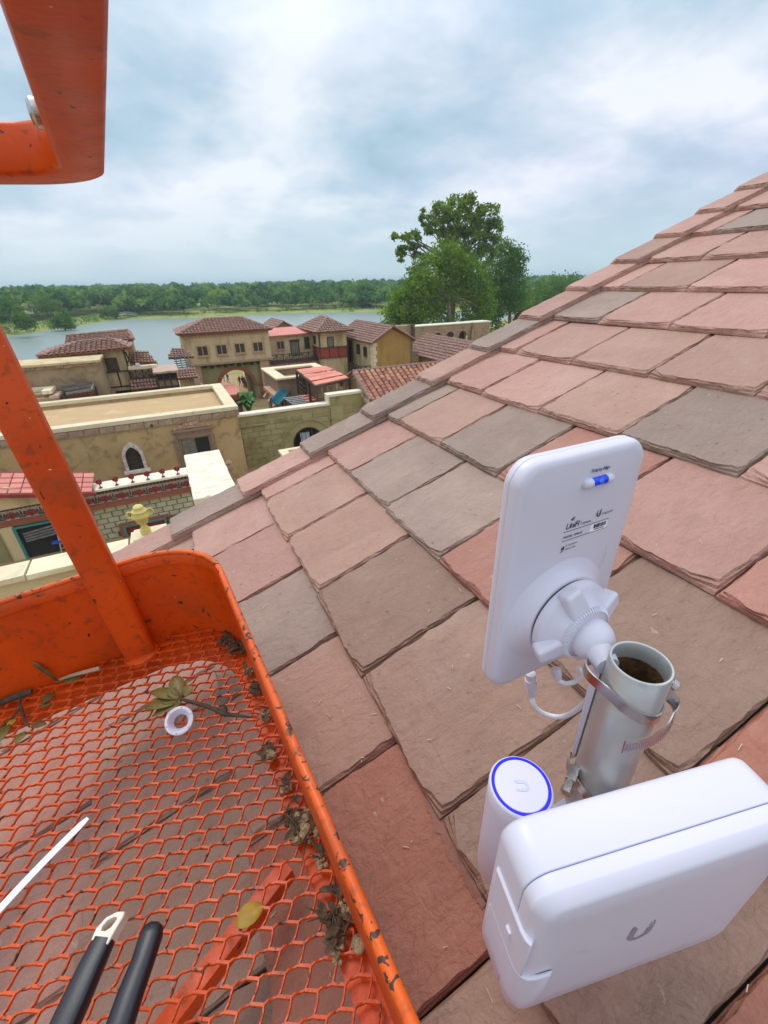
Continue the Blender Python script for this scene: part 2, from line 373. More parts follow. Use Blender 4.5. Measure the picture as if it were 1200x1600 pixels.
M['tealcloth'] = mat('teal_cloth', (0.012, 0.17, 0.20), (0.01, 0.13, 0.16), 3, rough=0.9)
M['tile'] = mat('brown_roof_tile', (0.235, 0.118, 0.082), (0.42, 0.26, 0.19), 3.0, rough=0.8, c3=(0.11, 0.05, 0.042), detail=2)  # the lighter mottle paints highlights of the scalloped tiles into the colour
M['tile_o'] = mat('orange_roof_tile', (0.38, 0.155, 0.09), (0.31, 0.12, 0.07), 2.5, rough=0.8, rnd=0.32, c3=(0.30, 0.14, 0.09))
M['tile_d'] = mat('dull_roof_tile', (0.22, 0.13, 0.10), (0.27, 0.16, 0.12), 2.5, rough=0.85, rnd=0.2)
M['pinkroof'] = mat('pink_metal_roof', (0.60, 0.20, 0.15), (0.53, 0.16, 0.12), 1.0, rough=0.6)
M['pinkboard'] = mat('pink_awning_board', (0.66, 0.22, 0.15), (0.56, 0.16, 0.10), 1.2, rough=0.7, rnd=0.10)
M['pinktile'] = mat('pink_roof_tile', (0.58, 0.20, 0.15), (0.50, 0.16, 0.12), 2.0, rough=0.7, rnd=0.1)
M['flatstone'] = mat('pinkish_flat_stone', (0.50, 0.35, 0.26), (0.40, 0.25, 0.18), 1.5, rough=0.9)
M['lattice'] = mat('tan_lattice', (0.34, 0.24, 0.13), (0.26, 0.18, 0.09), 3, rough=0.85)
M['yellow'] = mat('yellow_urn', (0.66, 0.53, 0.17), (0.56, 0.44, 0.13), 4, rough=0.7)
M['window'] = mat('dark_pane', (0.035, 0.030, 0.022), (0.06, 0.05, 0.035), 3, rough=0.25)
M['plaza'] = mat('plaza_sand', (0.40, 0.27, 0.12), (0.33, 0.23, 0.10), 0.4, rough=0.95, stain=(0.25, 0.19, 0.07), sscale=0.15, slo=0.5, shi=0.7)
M['grass'] = mat('shore_grass', (0.22, 0.26, 0.045), (0.30, 0.29, 0.07), 0.03, rough=1.0, c3=(0.13, 0.19, 0.035))
M['farland'] = mat('far_land', (0.030, 0.062, 0.018), (0.05, 0.085, 0.025), 0.02, rough=1.0)
M['trunk'] = mat('tree_bark', (0.26, 0.185, 0.11), (0.15, 0.105, 0.065), 1.5, rough=0.95)
M['fabricstripe'] = mat('grey_stripe_board', (0.30, 0.29, 0.28), (0.22, 0.21, 0.20), 3, rough=0.9)
M['blue'] = mat('blue_plastic', (0.02, 0.10, 0.45), rough=0.5)
M['alu'] = mat('aluminium', (0.55, 0.55, 0.56), rough=0.35, metal=0.8)
M['tarp'] = mat('grey_tarp', (0.42, 0.45, 0.48), (0.32, 0.35, 0.39), 2, rough=0.7)
M['bridge'] = mat('pale_concrete', (0.42, 0.42, 0.38), (0.34, 0.34, 0.30), 0.3, rough=0.9)
M['skin'] = mat('skin', (0.38, 0.22, 0.15), rough=0.6)
M['palm'] = mat('palm_frond', (0.035, 0.16, 0.03), (0.06, 0.20, 0.04), 3, rough=0.6)
def leafmat(name, a, b_, c):
    m = bpy.data.materials.new(name); m.use_nodes = True; nt = m.node_tree; N = nt.nodes; L = nt.links
    bs = N['Principled BSDF']; bs.inputs['Roughness'].default_value = 0.75; bs.inputs['Specular IOR Level'].default_value = 0.15
    at_ = N.new('ShaderNodeAttribute'); at_.attribute_name = 'tint'
    r = N.new('ShaderNodeValToRGB'); L.new(at_.outputs['Fac'], r.inputs[0]); e = r.color_ramp.elements
    e[0].color = (*a, 1); e[1].color = (*c, 1); x = e.new(0.5); x.color = (*b_, 1)
    L.new(r.outputs[0], bs.inputs['Base Color'])
    tr = N.new('ShaderNodeBsdfTranslucent'); L.new(r.outputs[0], tr.inputs[0]); mx = N.new('ShaderNodeMixShader'); mx.inputs[0].default_value = 0.42
    L.new(bs.outputs[0], mx.inputs[1]); L.new(tr.outputs[0], mx.inputs[2]); L.new(mx.outputs[0], N['Material Output'].inputs[0])
    return m
M['leafA'] = leafmat('cottonwood_leaf', (0.080, 0.145, 0.014), (0.170, 0.265, 0.020), (0.30, 0.40, 0.04))
M['leafB'] = leafmat('bright_leaf', (0.078, 0.155, 0.012), (0.180, 0.295, 0.020), (0.31, 0.43, 0.05))
M['leafC'] = leafmat('dark_leaf', (0.050, 0.120, 0.020), (0.105, 0.205, 0.028), (0.20, 0.30, 0.038))
M['leafW'] = leafmat('wood_leaf', (0.030, 0.105, 0.028), (0.095, 0.215, 0.040), (0.27, 0.37, 0.06))
M['leafL'] = leafmat('lime_leaf', (0.07, 0.14, 0.02), (0.12, 0.20, 0.03), (0.18, 0.26, 0.05))
def water_mat():
    m = bpy.data.materials.new('lake_water'); m.use_nodes = True; nt = m.node_tree; N = nt.nodes; L = nt.links
    b = N['Principled BSDF']; b.inputs['Base Color'].default_value = (0.24, 0.29, 0.265, 1); b.inputs['Roughness'].default_value = 0.28
    b.inputs['Specular IOR Level'].default_value = 0.4
    g = N.new('ShaderNodeNewGeometry'); mp = N.new('ShaderNodeMapping'); L.new(g.outputs['Position'], mp.inputs[0]); mp.inputs['Scale'].default_value = (0.5, 1.2, 1)
    n = N.new('ShaderNodeTexNoise'); L.new(mp.outputs[0], n.inputs['Vector']); n.inputs['Scale'].default_value = 0.9; n.inputs['Detail'].default_value = 6
    bp = N.new('ShaderNodeBump'); bp.inputs['Strength'].default_value = 0.55; bp.inputs['Distance'].default_value = 0.25
    L.new(n.outputs['Fac'], bp.inputs['Height']); L.new(bp.outputs[0], b.inputs['Normal'])
    return m
M['water'] = water_mat()
def proj(p):
    p = Vector(p); d = p.dot(CF)
    if d <= 0.02: return None
    return 600 + 673.1 * p.dot(CR) / d, 800 - 673.1 * p.dot(CU) / d
GZ = -14.0          # town ground, metres below the camera
WZ = -17.0          # lake
# ------------------------------------------------------------------ ground, lake, far shore
def sheet(name, poly, z, m, kind='structure'):
    b = MB(); b.face([(x, y, z) for x, y in poly]); o = b.build(name, m); tag(o, kind=kind); return o
b = MB()
town = [(-90, -60), (90, -60), (160, 40), (320, 150), (236, 232), (150, 168), (104, 130), (66, 112), (46, 100), (20, 93), (-20, 88), (-60, 86), (-90, 84)]
b.loops([[(x, y, WZ - 1.5) for x, y in town], [(x, y, GZ - .4) for x, y in town], [(x * .98, y * .98, GZ) for x, y in town]], cap0=False)
tag(b.build('ground', M['plaza']), kind='structure')
sheet('meadow', [(60, 101), (103, 126), (148, 162), (230, 222), (310, 148), (156, 66), (76, 90)], GZ + .03, M['grass'])
sheet('lake', [(-1500, -200), (1500, -200), (1500, 700), (-1500, 700)], WZ, M['water'])
shore = [(-900, 160), (-300, 190), (-120, 196), (-75, 214), (-56, 246), (-42, 276), (-30, 306), (-16, 330), (-4, 322), (20, 309), (68, 314), (100, 295), (131, 272), (175, 240), (230, 225), (330, 190), (420, 120), (900, 60)]
def land_h(d):      # height above the lake, d metres behind the shore
    return 0.4 + 1.6 * min(1, d / 20) + 6.5 * min(1, max(0, d - 20) / 480)
b = MB(); rings = []
for d in (0, 5, 14, 30, 70, 200, 500, 1200, 2800):
    ring = []
    for i, (x, y) in enumerate(shore):
        p, q = shore[max(i - 1, 0)], shore[min(i + 1, len(shore) - 1)]
        n = Vector((-(q[1] - p[1]), q[0] - p[0])).normalized()
        r = Vector((x, y)).normalized(); k = min(1, d / 120); n = (n * (1 - k) + r * k).normalized()
        ring.append((x + n.x * d, y + n.y * d, WZ - 0.3 + (land_h(d) if d else 0) + (0.5 * mnoise.noise((x * .02, d * .05, 0)) if d > 5 else 0)))
    rings.append(ring)
b.loops(rings, False, False, closed=False)
tag(b.build('far_shore', M['grass'], smooth=True), kind='structure')
sheet('distant_plain', [(-3800, 400), (3800, 400), (3800, 5200), (-3800, 5200)], -16.5, M['farland'])

# ------------------------------------------------------------------ foliage
def leaves(centers, size, tint, name, m, parent=None, flat=0.0):
    n = len(centers); c = np.asarray(centers, float); rng = np.random.default_rng(len(name) * 7 + n)
    a = rng.normal(size=(n, 3)); a /= np.linalg.norm(a, axis=1)[:, None]
    t = rng.normal(size=(n, 3)); t -= a * (t * a).sum(1)[:, None]; t /= np.linalg.norm(t, axis=1)[:, None]
    w = np.cross(a, t); s = np.asarray(size)[:, None] * np.ones((n, 1))
    V = np.empty((n, 4, 3)); V[:, 0] = c - t * s; V[:, 1] = c + w * s * .62; V[:, 2] = c + t * s; V[:, 3] = c - w * s * .62
    me = bpy.data.meshes.new(name); me.vertices.add(4 * n); me.vertices.foreach_set('co', V.ravel())
    me.loops.add(4 * n); me.loops.foreach_set('vertex_index', np.arange(4 * n, dtype=np.int32))
    me.polygons.add(n); me.polygons.foreach_set('loop_start', np.arange(0, 4 * n, 4, dtype=np.int32)); me.polygons.foreach_set('loop_total', np.full(n, 4, dtype=np.int32))
    at_ = me.attributes.new('tint', 'FLOAT', 'FACE'); at_.data.foreach_set('value', np.clip(tint, 0, 1).astype(np.float32))
    me.update(); me.validate()
    if parent is not None: me.transform(Matrix.Translation(-wloc(parent)))
    return link(name, me, m, parent)
def blob_points(blobs, n, rng, shell=0.45, spread=0.26):
    """leaf positions in clumps spread through each blob's volume"""
    P = []; T = []
    vol = np.array([r[0] * r[1] * r[2] for _, r in blobs]); vol = vol ** 0.8; vol /= vol.sum()
    for (c, r), f in zip(blobs, vol):
        k = max(4, int(n * f)); nc = max(5, k // 55)
        d = rng.normal(size=(nc, 3)); d /= np.linalg.norm(d, axis=1)[:, None]
        rad = shell + (1 - shell) * rng.random(nc) ** 0.6
        cc = np.array(c) + d * rad[:, None] * np.array(r); ct = rng.normal(0.46, 0.17, nc)
        w = rng.integers(0, nc, k); cs = np.mean(r) * spread
        P.append(cc[w] + rng.normal(size=(k, 3)) * cs * np.array([1, 1, 0.75])); T.append(ct[w] + rng.normal(0, 0.10, k))
    return np.concatenate(P), np.concatenate(T)
def limb(b, a, c, r0, r1, bend=0.6, n=7, seed=0):
    rg = random.Random(seed); a = Vector(a); c = Vector(c); L_ = (c - a).length
    k = Vector((rg.uniform(-1, 1), rg.uniform(-1, 1), rg.uniform(0, .6))) * L_ * 0.12 * bend
    path = [a.lerp(c, t) + k * math.sin(math.pi * t) for t in [i / n for i in range(n + 1)]]
    b.tube(path, [r0 + (r1 - r0) * i / n for i in range(n + 1)], 6); return path
def tree(name, label, base, blobs, n, size, m, trunk_r=0.4, group=None, seed=1, trunk_to=None, shell=0.45, fork=0.45, spread=0.26):
    rng = np.random.default_rng(seed); root = thing(name, label, 'tree', base, group=group)
    b = MB(); base_v = Vector(base); cs = [Vector(c) for c, r in blobs]; top = max(cs, key=lambda v: v.z)
    mid = base_v.lerp(Vector((top.x, top.y, top.z)), fork) if trunk_to is None else Vector(trunk_to)
    b.tube([base_v, base_v.lerp(mid, .3) + Vector((.1, 0, 0)), base_v.lerp(mid, .7), mid], [trunk_r * 1.25, trunk_r, trunk_r * .85, trunk_r * .7], 9)
    for i, c in enumerate(cs):
        limb(b, mid, c, trunk_r * .5, trunk_r * .10, 1.0, 7, i)
        for j in range(3):
            d = Vector(rng.normal(size=3)).normalized(); rr = blobs[i][1]
            limb(b, mid.lerp(c, .55 + .15 * j), c + Vector((d.x * rr[0], d.y * rr[1], abs(d.z) * rr[2] * .8)), trunk_r * .2, trunk_r * .04, 1.2, 5, i * 9 + j)
    b.build('trunk', M['trunk'], root, smooth=True)
    P, T = blob_points(blobs, n, rng, shell, spread)
    leaves(P, rng.uniform(.6, 1.3, len(P)) * size, T, 'crown', m, root)
    return root
# the tall cottonwood and its neighbours beyond the arcade
def pp(px, py, y):
    d = CF * 673.1 + CR * (px - 600) - CU * (py - 800); t = y / d.y; return (d.x * t, d.y * t, d.z * t)
def B(px, py, y, rx, ry=None, rz=None): return (pp(px, py, y), (rx, ry or rx, rz or rx))
YT = 108
tree('cottonwood_tree', 'tallest tree, an open crowned cottonwood with bare limbs showing against the sky', (*pp(704, 520, YT)[:2], GZ),
     [B(715, 330, YT, 3.2), B(738, 322, YT, 3.0), B(762, 338, YT, 3.0), B(772, 362, YT, 2.8), B(690, 338, YT, 2.8), B(672, 352, YT, 2.2),
      B(664, 340, YT, 1.6), B(700, 358, YT, 2.8), B(740, 355, YT, 3.2), B(726, 378, YT, 3.4), B(642, 372, YT, 2.2), B(622, 372, YT, 1.6), B(632, 398, YT, 2.0), B(648, 392, YT, 1.8), B(656, 408, YT, 1.6),
      B(768, 385, YT, 2.8), B(700, 385, YT, 2.4), B(752, 400, YT, 3.0), B(690, 410, YT, 2.6)],
     15000, 0.36, M['leafA'], 0.75, seed=3, trunk_to=pp(712, 420, YT), shell=0.35, spread=0.19)
tree('leafy_tree', 'bright green bushy tree in front of the cottonwood with a forked pale trunk', (*pp(703, 525, YT - 8.5)[:2], GZ),
     [B(700, 405, YT - 6, 4.2), B(672, 432, YT - 6, 4.4), B(728, 428, YT - 6, 4.6), B(655, 455, YT - 6, 4.2), B(700, 445, YT - 6, 4.6), B(745, 455, YT - 6, 4.2), B(760, 478, YT - 6, 2.8),
      B(668, 475, YT - 6, 3.6), B(640, 480, YT - 6, 3.4), B(735, 488, YT - 6, 3.2), B(656, 440, YT - 6, 3.0), B(716, 412, YT - 6, 3.4), B(650, 500, YT - 6, 3.2), B(690, 500, YT - 6, 3.4), B(725, 505, YT - 6, 3.2), B(755, 502, YT - 6, 3.0)],
     21000, 0.34, M['leafB'], 0.55, seed=5, trunk_to=pp(701, 462, YT - 8.0), shell=0.5)
tree('leafy_tree', 'low rounded bushy tree at the water edge, foot of the cottonwood', (*pp(618, 528, YT - 4)[:2], GZ),
     [B(622, 480, YT - 4, 3.6), B(606, 495, YT - 4, 2.4), B(640, 495, YT - 4, 3.4), B(630, 468, YT - 4, 2.4)], 5000, 0.33, M['leafB'], 0.3, seed=8)
tree('leafy_tree', 'darker green tree at the right shoulder of the cottonwood, small leaved and airy', (*pp(795, 520, YT + 4)[:2], GZ),
     [B(790, 400, YT + 4, 4.0), B(808, 412, YT + 4, 3.0), B(775, 430, YT + 4, 4.6), B(800, 440, YT + 4, 4.0), B(785, 470, YT + 4, 4.8), B(812, 470, YT + 4, 3.6), B(770, 495, YT + 4, 4.0), B(800, 395, YT + 4, 2.4)],
     12000, 0.34, M['leafC'], 0.5, seed=11, shell=0.4)
for i, (px, py, y, r, lab, mm) in enumerate([
        (838, 465, 135, 5.5, 'mid green rounded tree just past the airy dark tree', 'leafC'),
        (868, 452, 170, 6.5, 'dark tree farther back where the slate roof edge meets the woods', 'leafC'),
        (846, 488, 116, 2.6, 'small bright tree low beside the slate roof edge', 'leafB'),
        (820, 497, 112, 2.6, 'small yellowish tree between the arcade end and the slate roof', 'leafL'),
        (890, 446, 210, 6.5, 'far dark tree nearest the hazy plain on the skyline', 'leafC')]):
    c = pp(px, py, y)
    tree('leafy_tree', lab, (c[0], c[1], GZ), [(c, (r, r, r * .85)), ((c[0] - r * .7, c[1], c[2] - r * .5), (r * .7,) * 3), ((c[0] + r * .8, c[1], c[2] - r * .45), (r * .7,) * 3)], 3500, 0.38 if y < 150 else .55, M[mm], .3, seed=30 + i)
# woods on the far side of the lake: one mass, tree by tree
rng = np.random.default_rng(21); Ps = []; Ts = []; Ss = []
def shore_pt(t):
    i = min(int(t), len(shore) - 2); f = t - i
    return Vector((shore[i][0] * (1 - f) + shore[i + 1][0] * f, shore[i][1] * (1 - f) + shore[i + 1][1] * f))
nt_ = 0
while nt_ < 2600:
    t = rng.uniform(1.2, 16.5); p = shore_pt(t); d = 18 + 640 * rng.random() ** 1.5
    left = p.x < -18
    if left: d = 62 + (d - 18) * 1.0
    dirn = p.normalized(); q = p + dirn * d
    pr = proj((q.x, q.y, -8))
    if pr is None or not (-60 < pr[0] < 960): continue
    nt_ += 1
    h = rng.uniform(7.5, 14.5) * (1 if d > 40 else .72) * (1.12 if rng.random() < .12 else 1); r = h * rng.uniform(.38, .60)
    gz = WZ + land_h(d); k = 46 if d < 120 else 26
    u = rng.normal(size=(k, 3)); u /= np.linalg.norm(u, axis=1)[:, None]; u[:, 2] = np.abs(u[:, 2]) * 1.2 - .35
    Ps.append(np.array([q.x, q.y, gz + h * .58]) + u * np.array([r, r, h * .42]) * rng.uniform(.7, 1.05, k)[:, None])
    Ts.append(np.clip(rng.normal(.40, .27) + rng.normal(0, .13, k), 0, 1)); Ss.append(np.full(k, r * rng.uniform(.30, .42)))
# scrub and long grass along the shore
for _ in range(900):
    t = rng.uniform(1.2, 13.5); p = shore_pt(t); d = rng.uniform(4, 34); q = p + p.normalized() * d; k = 8; r = rng.uniform(.5, 1.6)
    if rng.random() < .55 and p.x > -20: continue
    Ps.append(np.array([q.x, q.y, WZ + land_h(d) + r * .4]) + rng.normal(size=(k, 3)) * r * .5); Ts.append(np.clip(rng.normal(.65, .2, k), 0, 1)); Ss.append(np.full(k, r * .45))
tag(leaves(np.concatenate(Ps), np.concatenate(Ss), np.concatenate(Ts), 'far_woods', M['leafW']), 'dense green woods along the far side of the lake', kind='stuff')
def small_tree(px, py, y, h, r, lab, mm, sd):
    c = pp(px, py, y); c = (c[0], c[1], c[2]); base = (c[0], c[1], c[2] - h * .5)
    tree('shore_tree', lab, base, [((c[0], c[1], c[2] + h * .12), (r, r, h * .4)), ((c[0] - r * .5, c[1], c[2] - h * .1), (r * .7, r * .7, h * .32)), ((c[0] + r * .55, c[1] + .5, c[2] - h * .08), (r * .65, r * .65, h * .3))], 1500, .5, M[mm], .28, seed=sd, group='trees along the far shore')
small_tree(213, 479, 350, 10, 7.5, 'lime green rounded tree by the footbridge across the lake', 'leafL', 41)
small_tree(168, 489, 330, 6, 4.5, 'small lime bush tree short of the footbridge', 'leafL', 42)
small_tree(548, 474, 318, 8, 6.5, 'round isolated tree on the meadow straight across the lake', 'leafB', 43)
small_tree(572, 479, 312, 5, 4.0, 'low pale bush on the far meadow near the big cottonwood', 'leafL', 44)
small_tree(98, 503, 262, 9, 3.6, 'dark upright tree leaning over the grassy bank', 'leafC', 45)
small_tree(36, 503, 236, 7, 3.4, 'dark spreading tree at the grassy bank nearest the orange post', 'leafC', 46)
small_tree(70, 478, 300, 9, 6.5, 'broad dark tree behind the grassy bank', 'leafC', 47)
small_tree(12, 486, 260, 9, 5, 'broad tree half hidden by the orange post', 'leafW', 48)
# footbridge over an inlet
fb = thing('footbridge', 'long pale arched footbridge on the far lake shore', 'bridge', pp(197, 494, 332))
b = MB(); a0 = Vector(pp(178, 496, 332)); a1 = Vector(pp(216, 494, 338)); pts = [a0.lerp(a1, i / 12) + Vector((0, 0, 1.5 * math.sin(math.pi * i / 12))) for i in range(13)]
for p, q in zip(pts[:-1], pts[1:]): b.beam(p, q, 3.0, .5)
b.build('deck', M['bridge'], fb)
b = MB()
for s in (-1.3, 1.3):
    b = MB()
    for p, q in zip(pts[:-1], pts[1:]): b.beam(p + Vector((0, s, 1.2)), q + Vector((0, s, 1.2)), .15, .2); b.beam(p + Vector((0, s, 0)), p + Vector((0, s, 1.2)), .12)
    b.build('railing', M['bridge'], fb)
for px, lab in ((181, 'near abutment'), (214, 'far abutment')):
    pass
def low_house(px, py, y, w, lab):
    c = pp(px, py, y); r = thing('far_house', lab, 'house', (c[0], c[1], c[2] - 1.5))
    b = MB(); b.box(c[0] - w / 2, c[0] + w / 2, c[1], c[1] + 6, c[2] - 2.5, c[2] + .6); b.build('wall', M['coping_white'], r)
    b = MB(); b.loops([[(c[0] - w / 2 - .3, c[1] - .4, c[2] + .6), (c[0] + w / 2 + .3, c[1] - .4, c[2] + .6), (c[0] + w / 2 + .3, c[1] + 6.4, c[2] + .6), (c[0] - w / 2 - .3, c[1] + 6.4, c[2] + .6)], [(c[0] - w / 2 + 1, c[1] + 3, c[2] + 2.4), (c[0] + w / 2 - 1, c[1] + 3, c[2] + 2.4), (c[0] + w / 2 - 1, c[1] + 3.1, c[2] + 2.4), (c[0] - w / 2 + 1, c[1] + 3.1, c[2] + 2.4)]])
    b.build('roof', M['tile_d'], r)
low_house(44, 482, 300, 6, 'small pale house with dull roof among the far trees')

# ------------------------------------------------------------------ builders for the town
def tile_geo(L=.5, r=.14, h=.10, n=5):
    """one half-round roof tile: x across, y up the slope from its lower end"""
    b = MB(); lo = []; up = []
    for i in range(n):
        a = math.pi * i / (n - 1); lo.append((-r * math.cos(a), 0, h * math.sin(a))); up.append((-r * .82 * math.cos(a), L, h * .8 * math.sin(a) - .012))
    b.loops([lo, up], False, False, closed=False); b.face(lo); return b
def roof_frame(p0, p1, up):
    p0 = Vector(p0); p1 = Vector(p1); ex = (p1 - p0).normalized(); u = Vector(up); ey = (u - ex * u.dot(ex)).normalized(); ez = ex.cross(ey)
    if ez.z < 0: ex = -ex; ez = -ez
    return Matrix(((ex.x, ey.x, ez.x, 0), (ex.y, ey.y, ez.y, 0), (ex.z, ey.z, ez.z, 0), (0, 0, 0, 1)))
def inside(poly, x, y):
    c = False
    for i in range(len(poly)):
        (x1, y1), (x2, y2) = poly[i], poly[i - 1]
        if (y1 > y) != (y2 > y) and x < (x2 - x1) * (y - y1) / (y2 - y1) + x1: c = not c
    return c
def tile_slope(b, quad, sx=.42, sy=.45, r=.19, h=.12, jit=.012):
    """adds barrel tiles over a planar slope given as eave-left, eave-right, ridge-right, ridge-left"""
    q = [Vector(p) for p in quad]; F_ = roof_frame(q[0], q[1], q[3] - q[0] if (q[3] - q[0]).length > .1 else q[2] - q[1]); inv = F_.inverted()
    o = q[0]; loc = [inv @ (p - o) for p in q]; poly = [(p.x, p.y) for p in loc]
    xs = [p[0] for p in poly]; ys = [p[1] for p in poly]; T = tile_geo(sy * 1.18, r, h, 5)
    y = min(ys) - .06
    while y < max(ys) - sy * .3:
        x = min(xs) + sx / 2
        while x < max(xs):
            if inside(poly, x, min(max(y + sy * .5, min(ys) + .02), max(ys) - .02)):
                bb = len(b.v); j = random.uniform(-jit, jit)
                for v in T.v:
                    w = o + F_ @ Vector((v[0] + x + j, v[1] + y + j, v[2] + .02 + (0.09 if v[1] < .01 else 0))); b.v.append(tuple(w))
                b.f.extend([tuple(bb + i for i in f) for f in T.f])
            x += sx
        y += sy
def ridge_tiles(b, a, c, r=.17, L=.5):
    a = Vector(a); c = Vector(c); d = (c - a); n = max(1, int(d.length / L)); d.normalize(); s = d.cross(Vector((0, 0, 1))).normalized(); u = s.cross(d)
    for i in range(n):
        p = a + d * (i * L); ring0 = []; ring1 = []
        for k in range(6):
            t = math.pi * k / 5; ring0.append(p - s * r * math.cos(t) + u * (r * .9 * math.sin(t) + .02)); ring1.append(p + d * L * 1.1 - s * r * .85 * math.cos(t) + u * (r * .75 * math.sin(t) + .02))
        b.loops([ring0, ring1], False, False, closed=False); b.face(ring0)
def slab(b, quad, t=.12):
    q = [Vector(p) for p in quad]; n = (q[1] - q[0]).cross(q[3] - q[0]).normalized()
    if n.z < 0: n = -n
    b.loops([[p - n * t for p in q], q])
def tiled_roof(root, slopes, ridges, m='tile', sx=.42, sy=.45, r=.19, h=.12, extra=None):
    """roof part with its tiles (too small to pick apart) as a sub-part of kind stuff"""
    b = MB()
    for q in slopes: slab(b, q)
    rf = b.build('roof', M['redbrown'], root)
    t = MB()
    for q in slopes: tile_slope(t, q, sx, sy, r, h)
    for a, c in ridges: ridge_tiles(t, a, c, r * 1.05, sy)
    tag(t.build('roof_tiles', M[m], rf), kind='stuff'); return rf
def window(root, W, x, z, w, h, fm, mull=1, fr=.12, d=.10, pane='window', sill=True, name='window'):
    """frame with depth, a pane set back in it"""
    b = MB(W); e = d
    b.box(x - w / 2 - fr, x - w / 2, -e, .02, z - fr, z + h + fr); b.box(x + w / 2, x + w / 2 + fr, -e, .02, z - fr, z + h + fr)
    b.box(x - w / 2, x + w / 2, -e, .02, z + h, z + h + fr); b.box(x - w / 2, x + w / 2, -e, .02, z - fr, z)
    for i in range(mull):
        c = x - w / 2 + w * (i + 1) / (mull + 1); b.box(c - fr * .35, c + fr * .35, -e * .8, .02, z, z + h)
    if sill: b.box(x - w / 2 - fr * 1.3, x + w / 2 + fr * 1.3, -e - .06, -e * .2, z - fr - .09, z - fr)
    f = b.build(name, M[fm], root)
    b = MB(W); b.box(x - w / 2, x + w / 2, -.02, .015, z, z + h); b.build('pane', M[pane], f); return f
def x_railing(root, W, x0, x1, z0, h, y, m='timber', bays=6, name='railing', ends=True):
    b = MB(W); t = .09
    b.box(x0, x1, y - t / 2, y + t / 2, z0 + h - .1, z0 + h); b.box(x0, x1, y - t / 2, y + t / 2, z0, z0 + .08)
    for i in range(bays + 1):
        x = x0 + (x1 - x0) * i / bays; b.box(x - .05, x + .05, y - .06, y + .06, z0, z0 + h + .02)
        if i < bays:
            x2 = x0 + (x1 - x0) * (i + 1) / bays
            b.beam((x, y, z0 + .06), (x2, y, z0 + h - .1), .06); b.beam((x, y, z0 + h - .1), (x2, y, z0 + .06), .06)
    return b.build(name, M[m], root)
def arch_poly(x0, x1, z0, z1, cx, r, zs, n=16):
    p = [(x0, z0), (cx - r, z0)] if zs > z0 else [(x0, z0)]
    p += [(cx - r * math.cos(math.pi * i / n), zs + r * math.sin(math.pi * i / n)) for i in range(n + 1)]
    if zs > z0: p += [(cx + r, z0)]
    return p + [(x1, z0), (x1, z1), (x0, z1)]
def arch_ring(b, cx, zs, r0, r1, y0, y1, n=16, a0=0, a1=math.pi):
    A = [a0 + (a1 - a0) * i / n for i in range(n + 1)]
    rings = [[(cx - r * math.cos(a), y, zs + r * math.sin(a)) for r, y in ((r0, y0), (r1, y0), (r1, y1), (r0, y1))] for a in A]
    b.loops(rings)
def stones_along(root, W, x0, x1, y0, y1, z0, z1, n, m, name='stone', jit=.03, rs=3):
    """a band of separate stones, sharing three meshes"""
    rg = random.Random(rs); L_ = (x1 - x0) / n; ms = []
    for k in range(3):
        b = MB(); g = .02; j = lambda: rg.uniform(-jit, jit)
        b.loops([[(g, y0 + j(), z0 + j() * .5), (L_ - g, y0 + j(), z0 + j() * .5), (L_ - g, y1, z0), (g, y1, z0)], [(g, y0 + j(), z1 + j() * .6), (L_ - g, y0 + j(), z1 + j() * .6), (L_ - g, y1, z1), (g, y1, z1)]])
        me = b.mesh(name); me.materials.append(M[m]); ms.append(me)
    rl = wloc(root); rot = W.to_euler()
    for i in range(n):
        p = W @ Vector((x0 + i * L_, 0, 0)); piece(name, ms[i % 3], root, p - rl, rot)
def block_course(root, W, x0, x1, z0, z1, bw, bh, m, depth=.06, skip=None, name='block', cap=300):
    rg = random.Random(5); b = MB(); g = .018; mm = []
    for k in range(4):
        b = MB(); e = [rg.uniform(0, .03) for _ in range(4)]
        b.loops([[(g, 0, g), (bw - g, 0, g), (bw - g, 0, bh - g), (g, 0, bh - g)], [(g + .03, -depth - e[0], g + .03), (bw - g - .03, -depth - e[1], g + .03), (bw - g - .03, -depth - e[2], bh - g - .03), (g + .03, -depth - e[3], bh - g - .03)]])
        me = b.mesh(name); me.materials.append(M[m]); mm.append(me)
    rl = wloc(root); rot = W.to_euler(); r = 0; z = z1 - bh; cnt = 0
    while z > z0 - bh * .2:
        x = x0 + (0 if r % 2 else -bw / 2)
        while x < x1 - .05:
            xa = max(x, x0); xb = min(x + bw, x1); w = xb - xa
            if w > .12 and not (skip and skip(xa + w / 2, z + bh / 2)) and cnt < cap:
                piece(name, mm[rg.randrange(4)], root, (W @ Vector((xa, 0, z))) - rl, rot, (w / bw, 1, 1)); cnt += 1
            x += bw
        z -= bh; r += 1
# ================================================================== TOWN
I4 = Matrix.Identity(4)
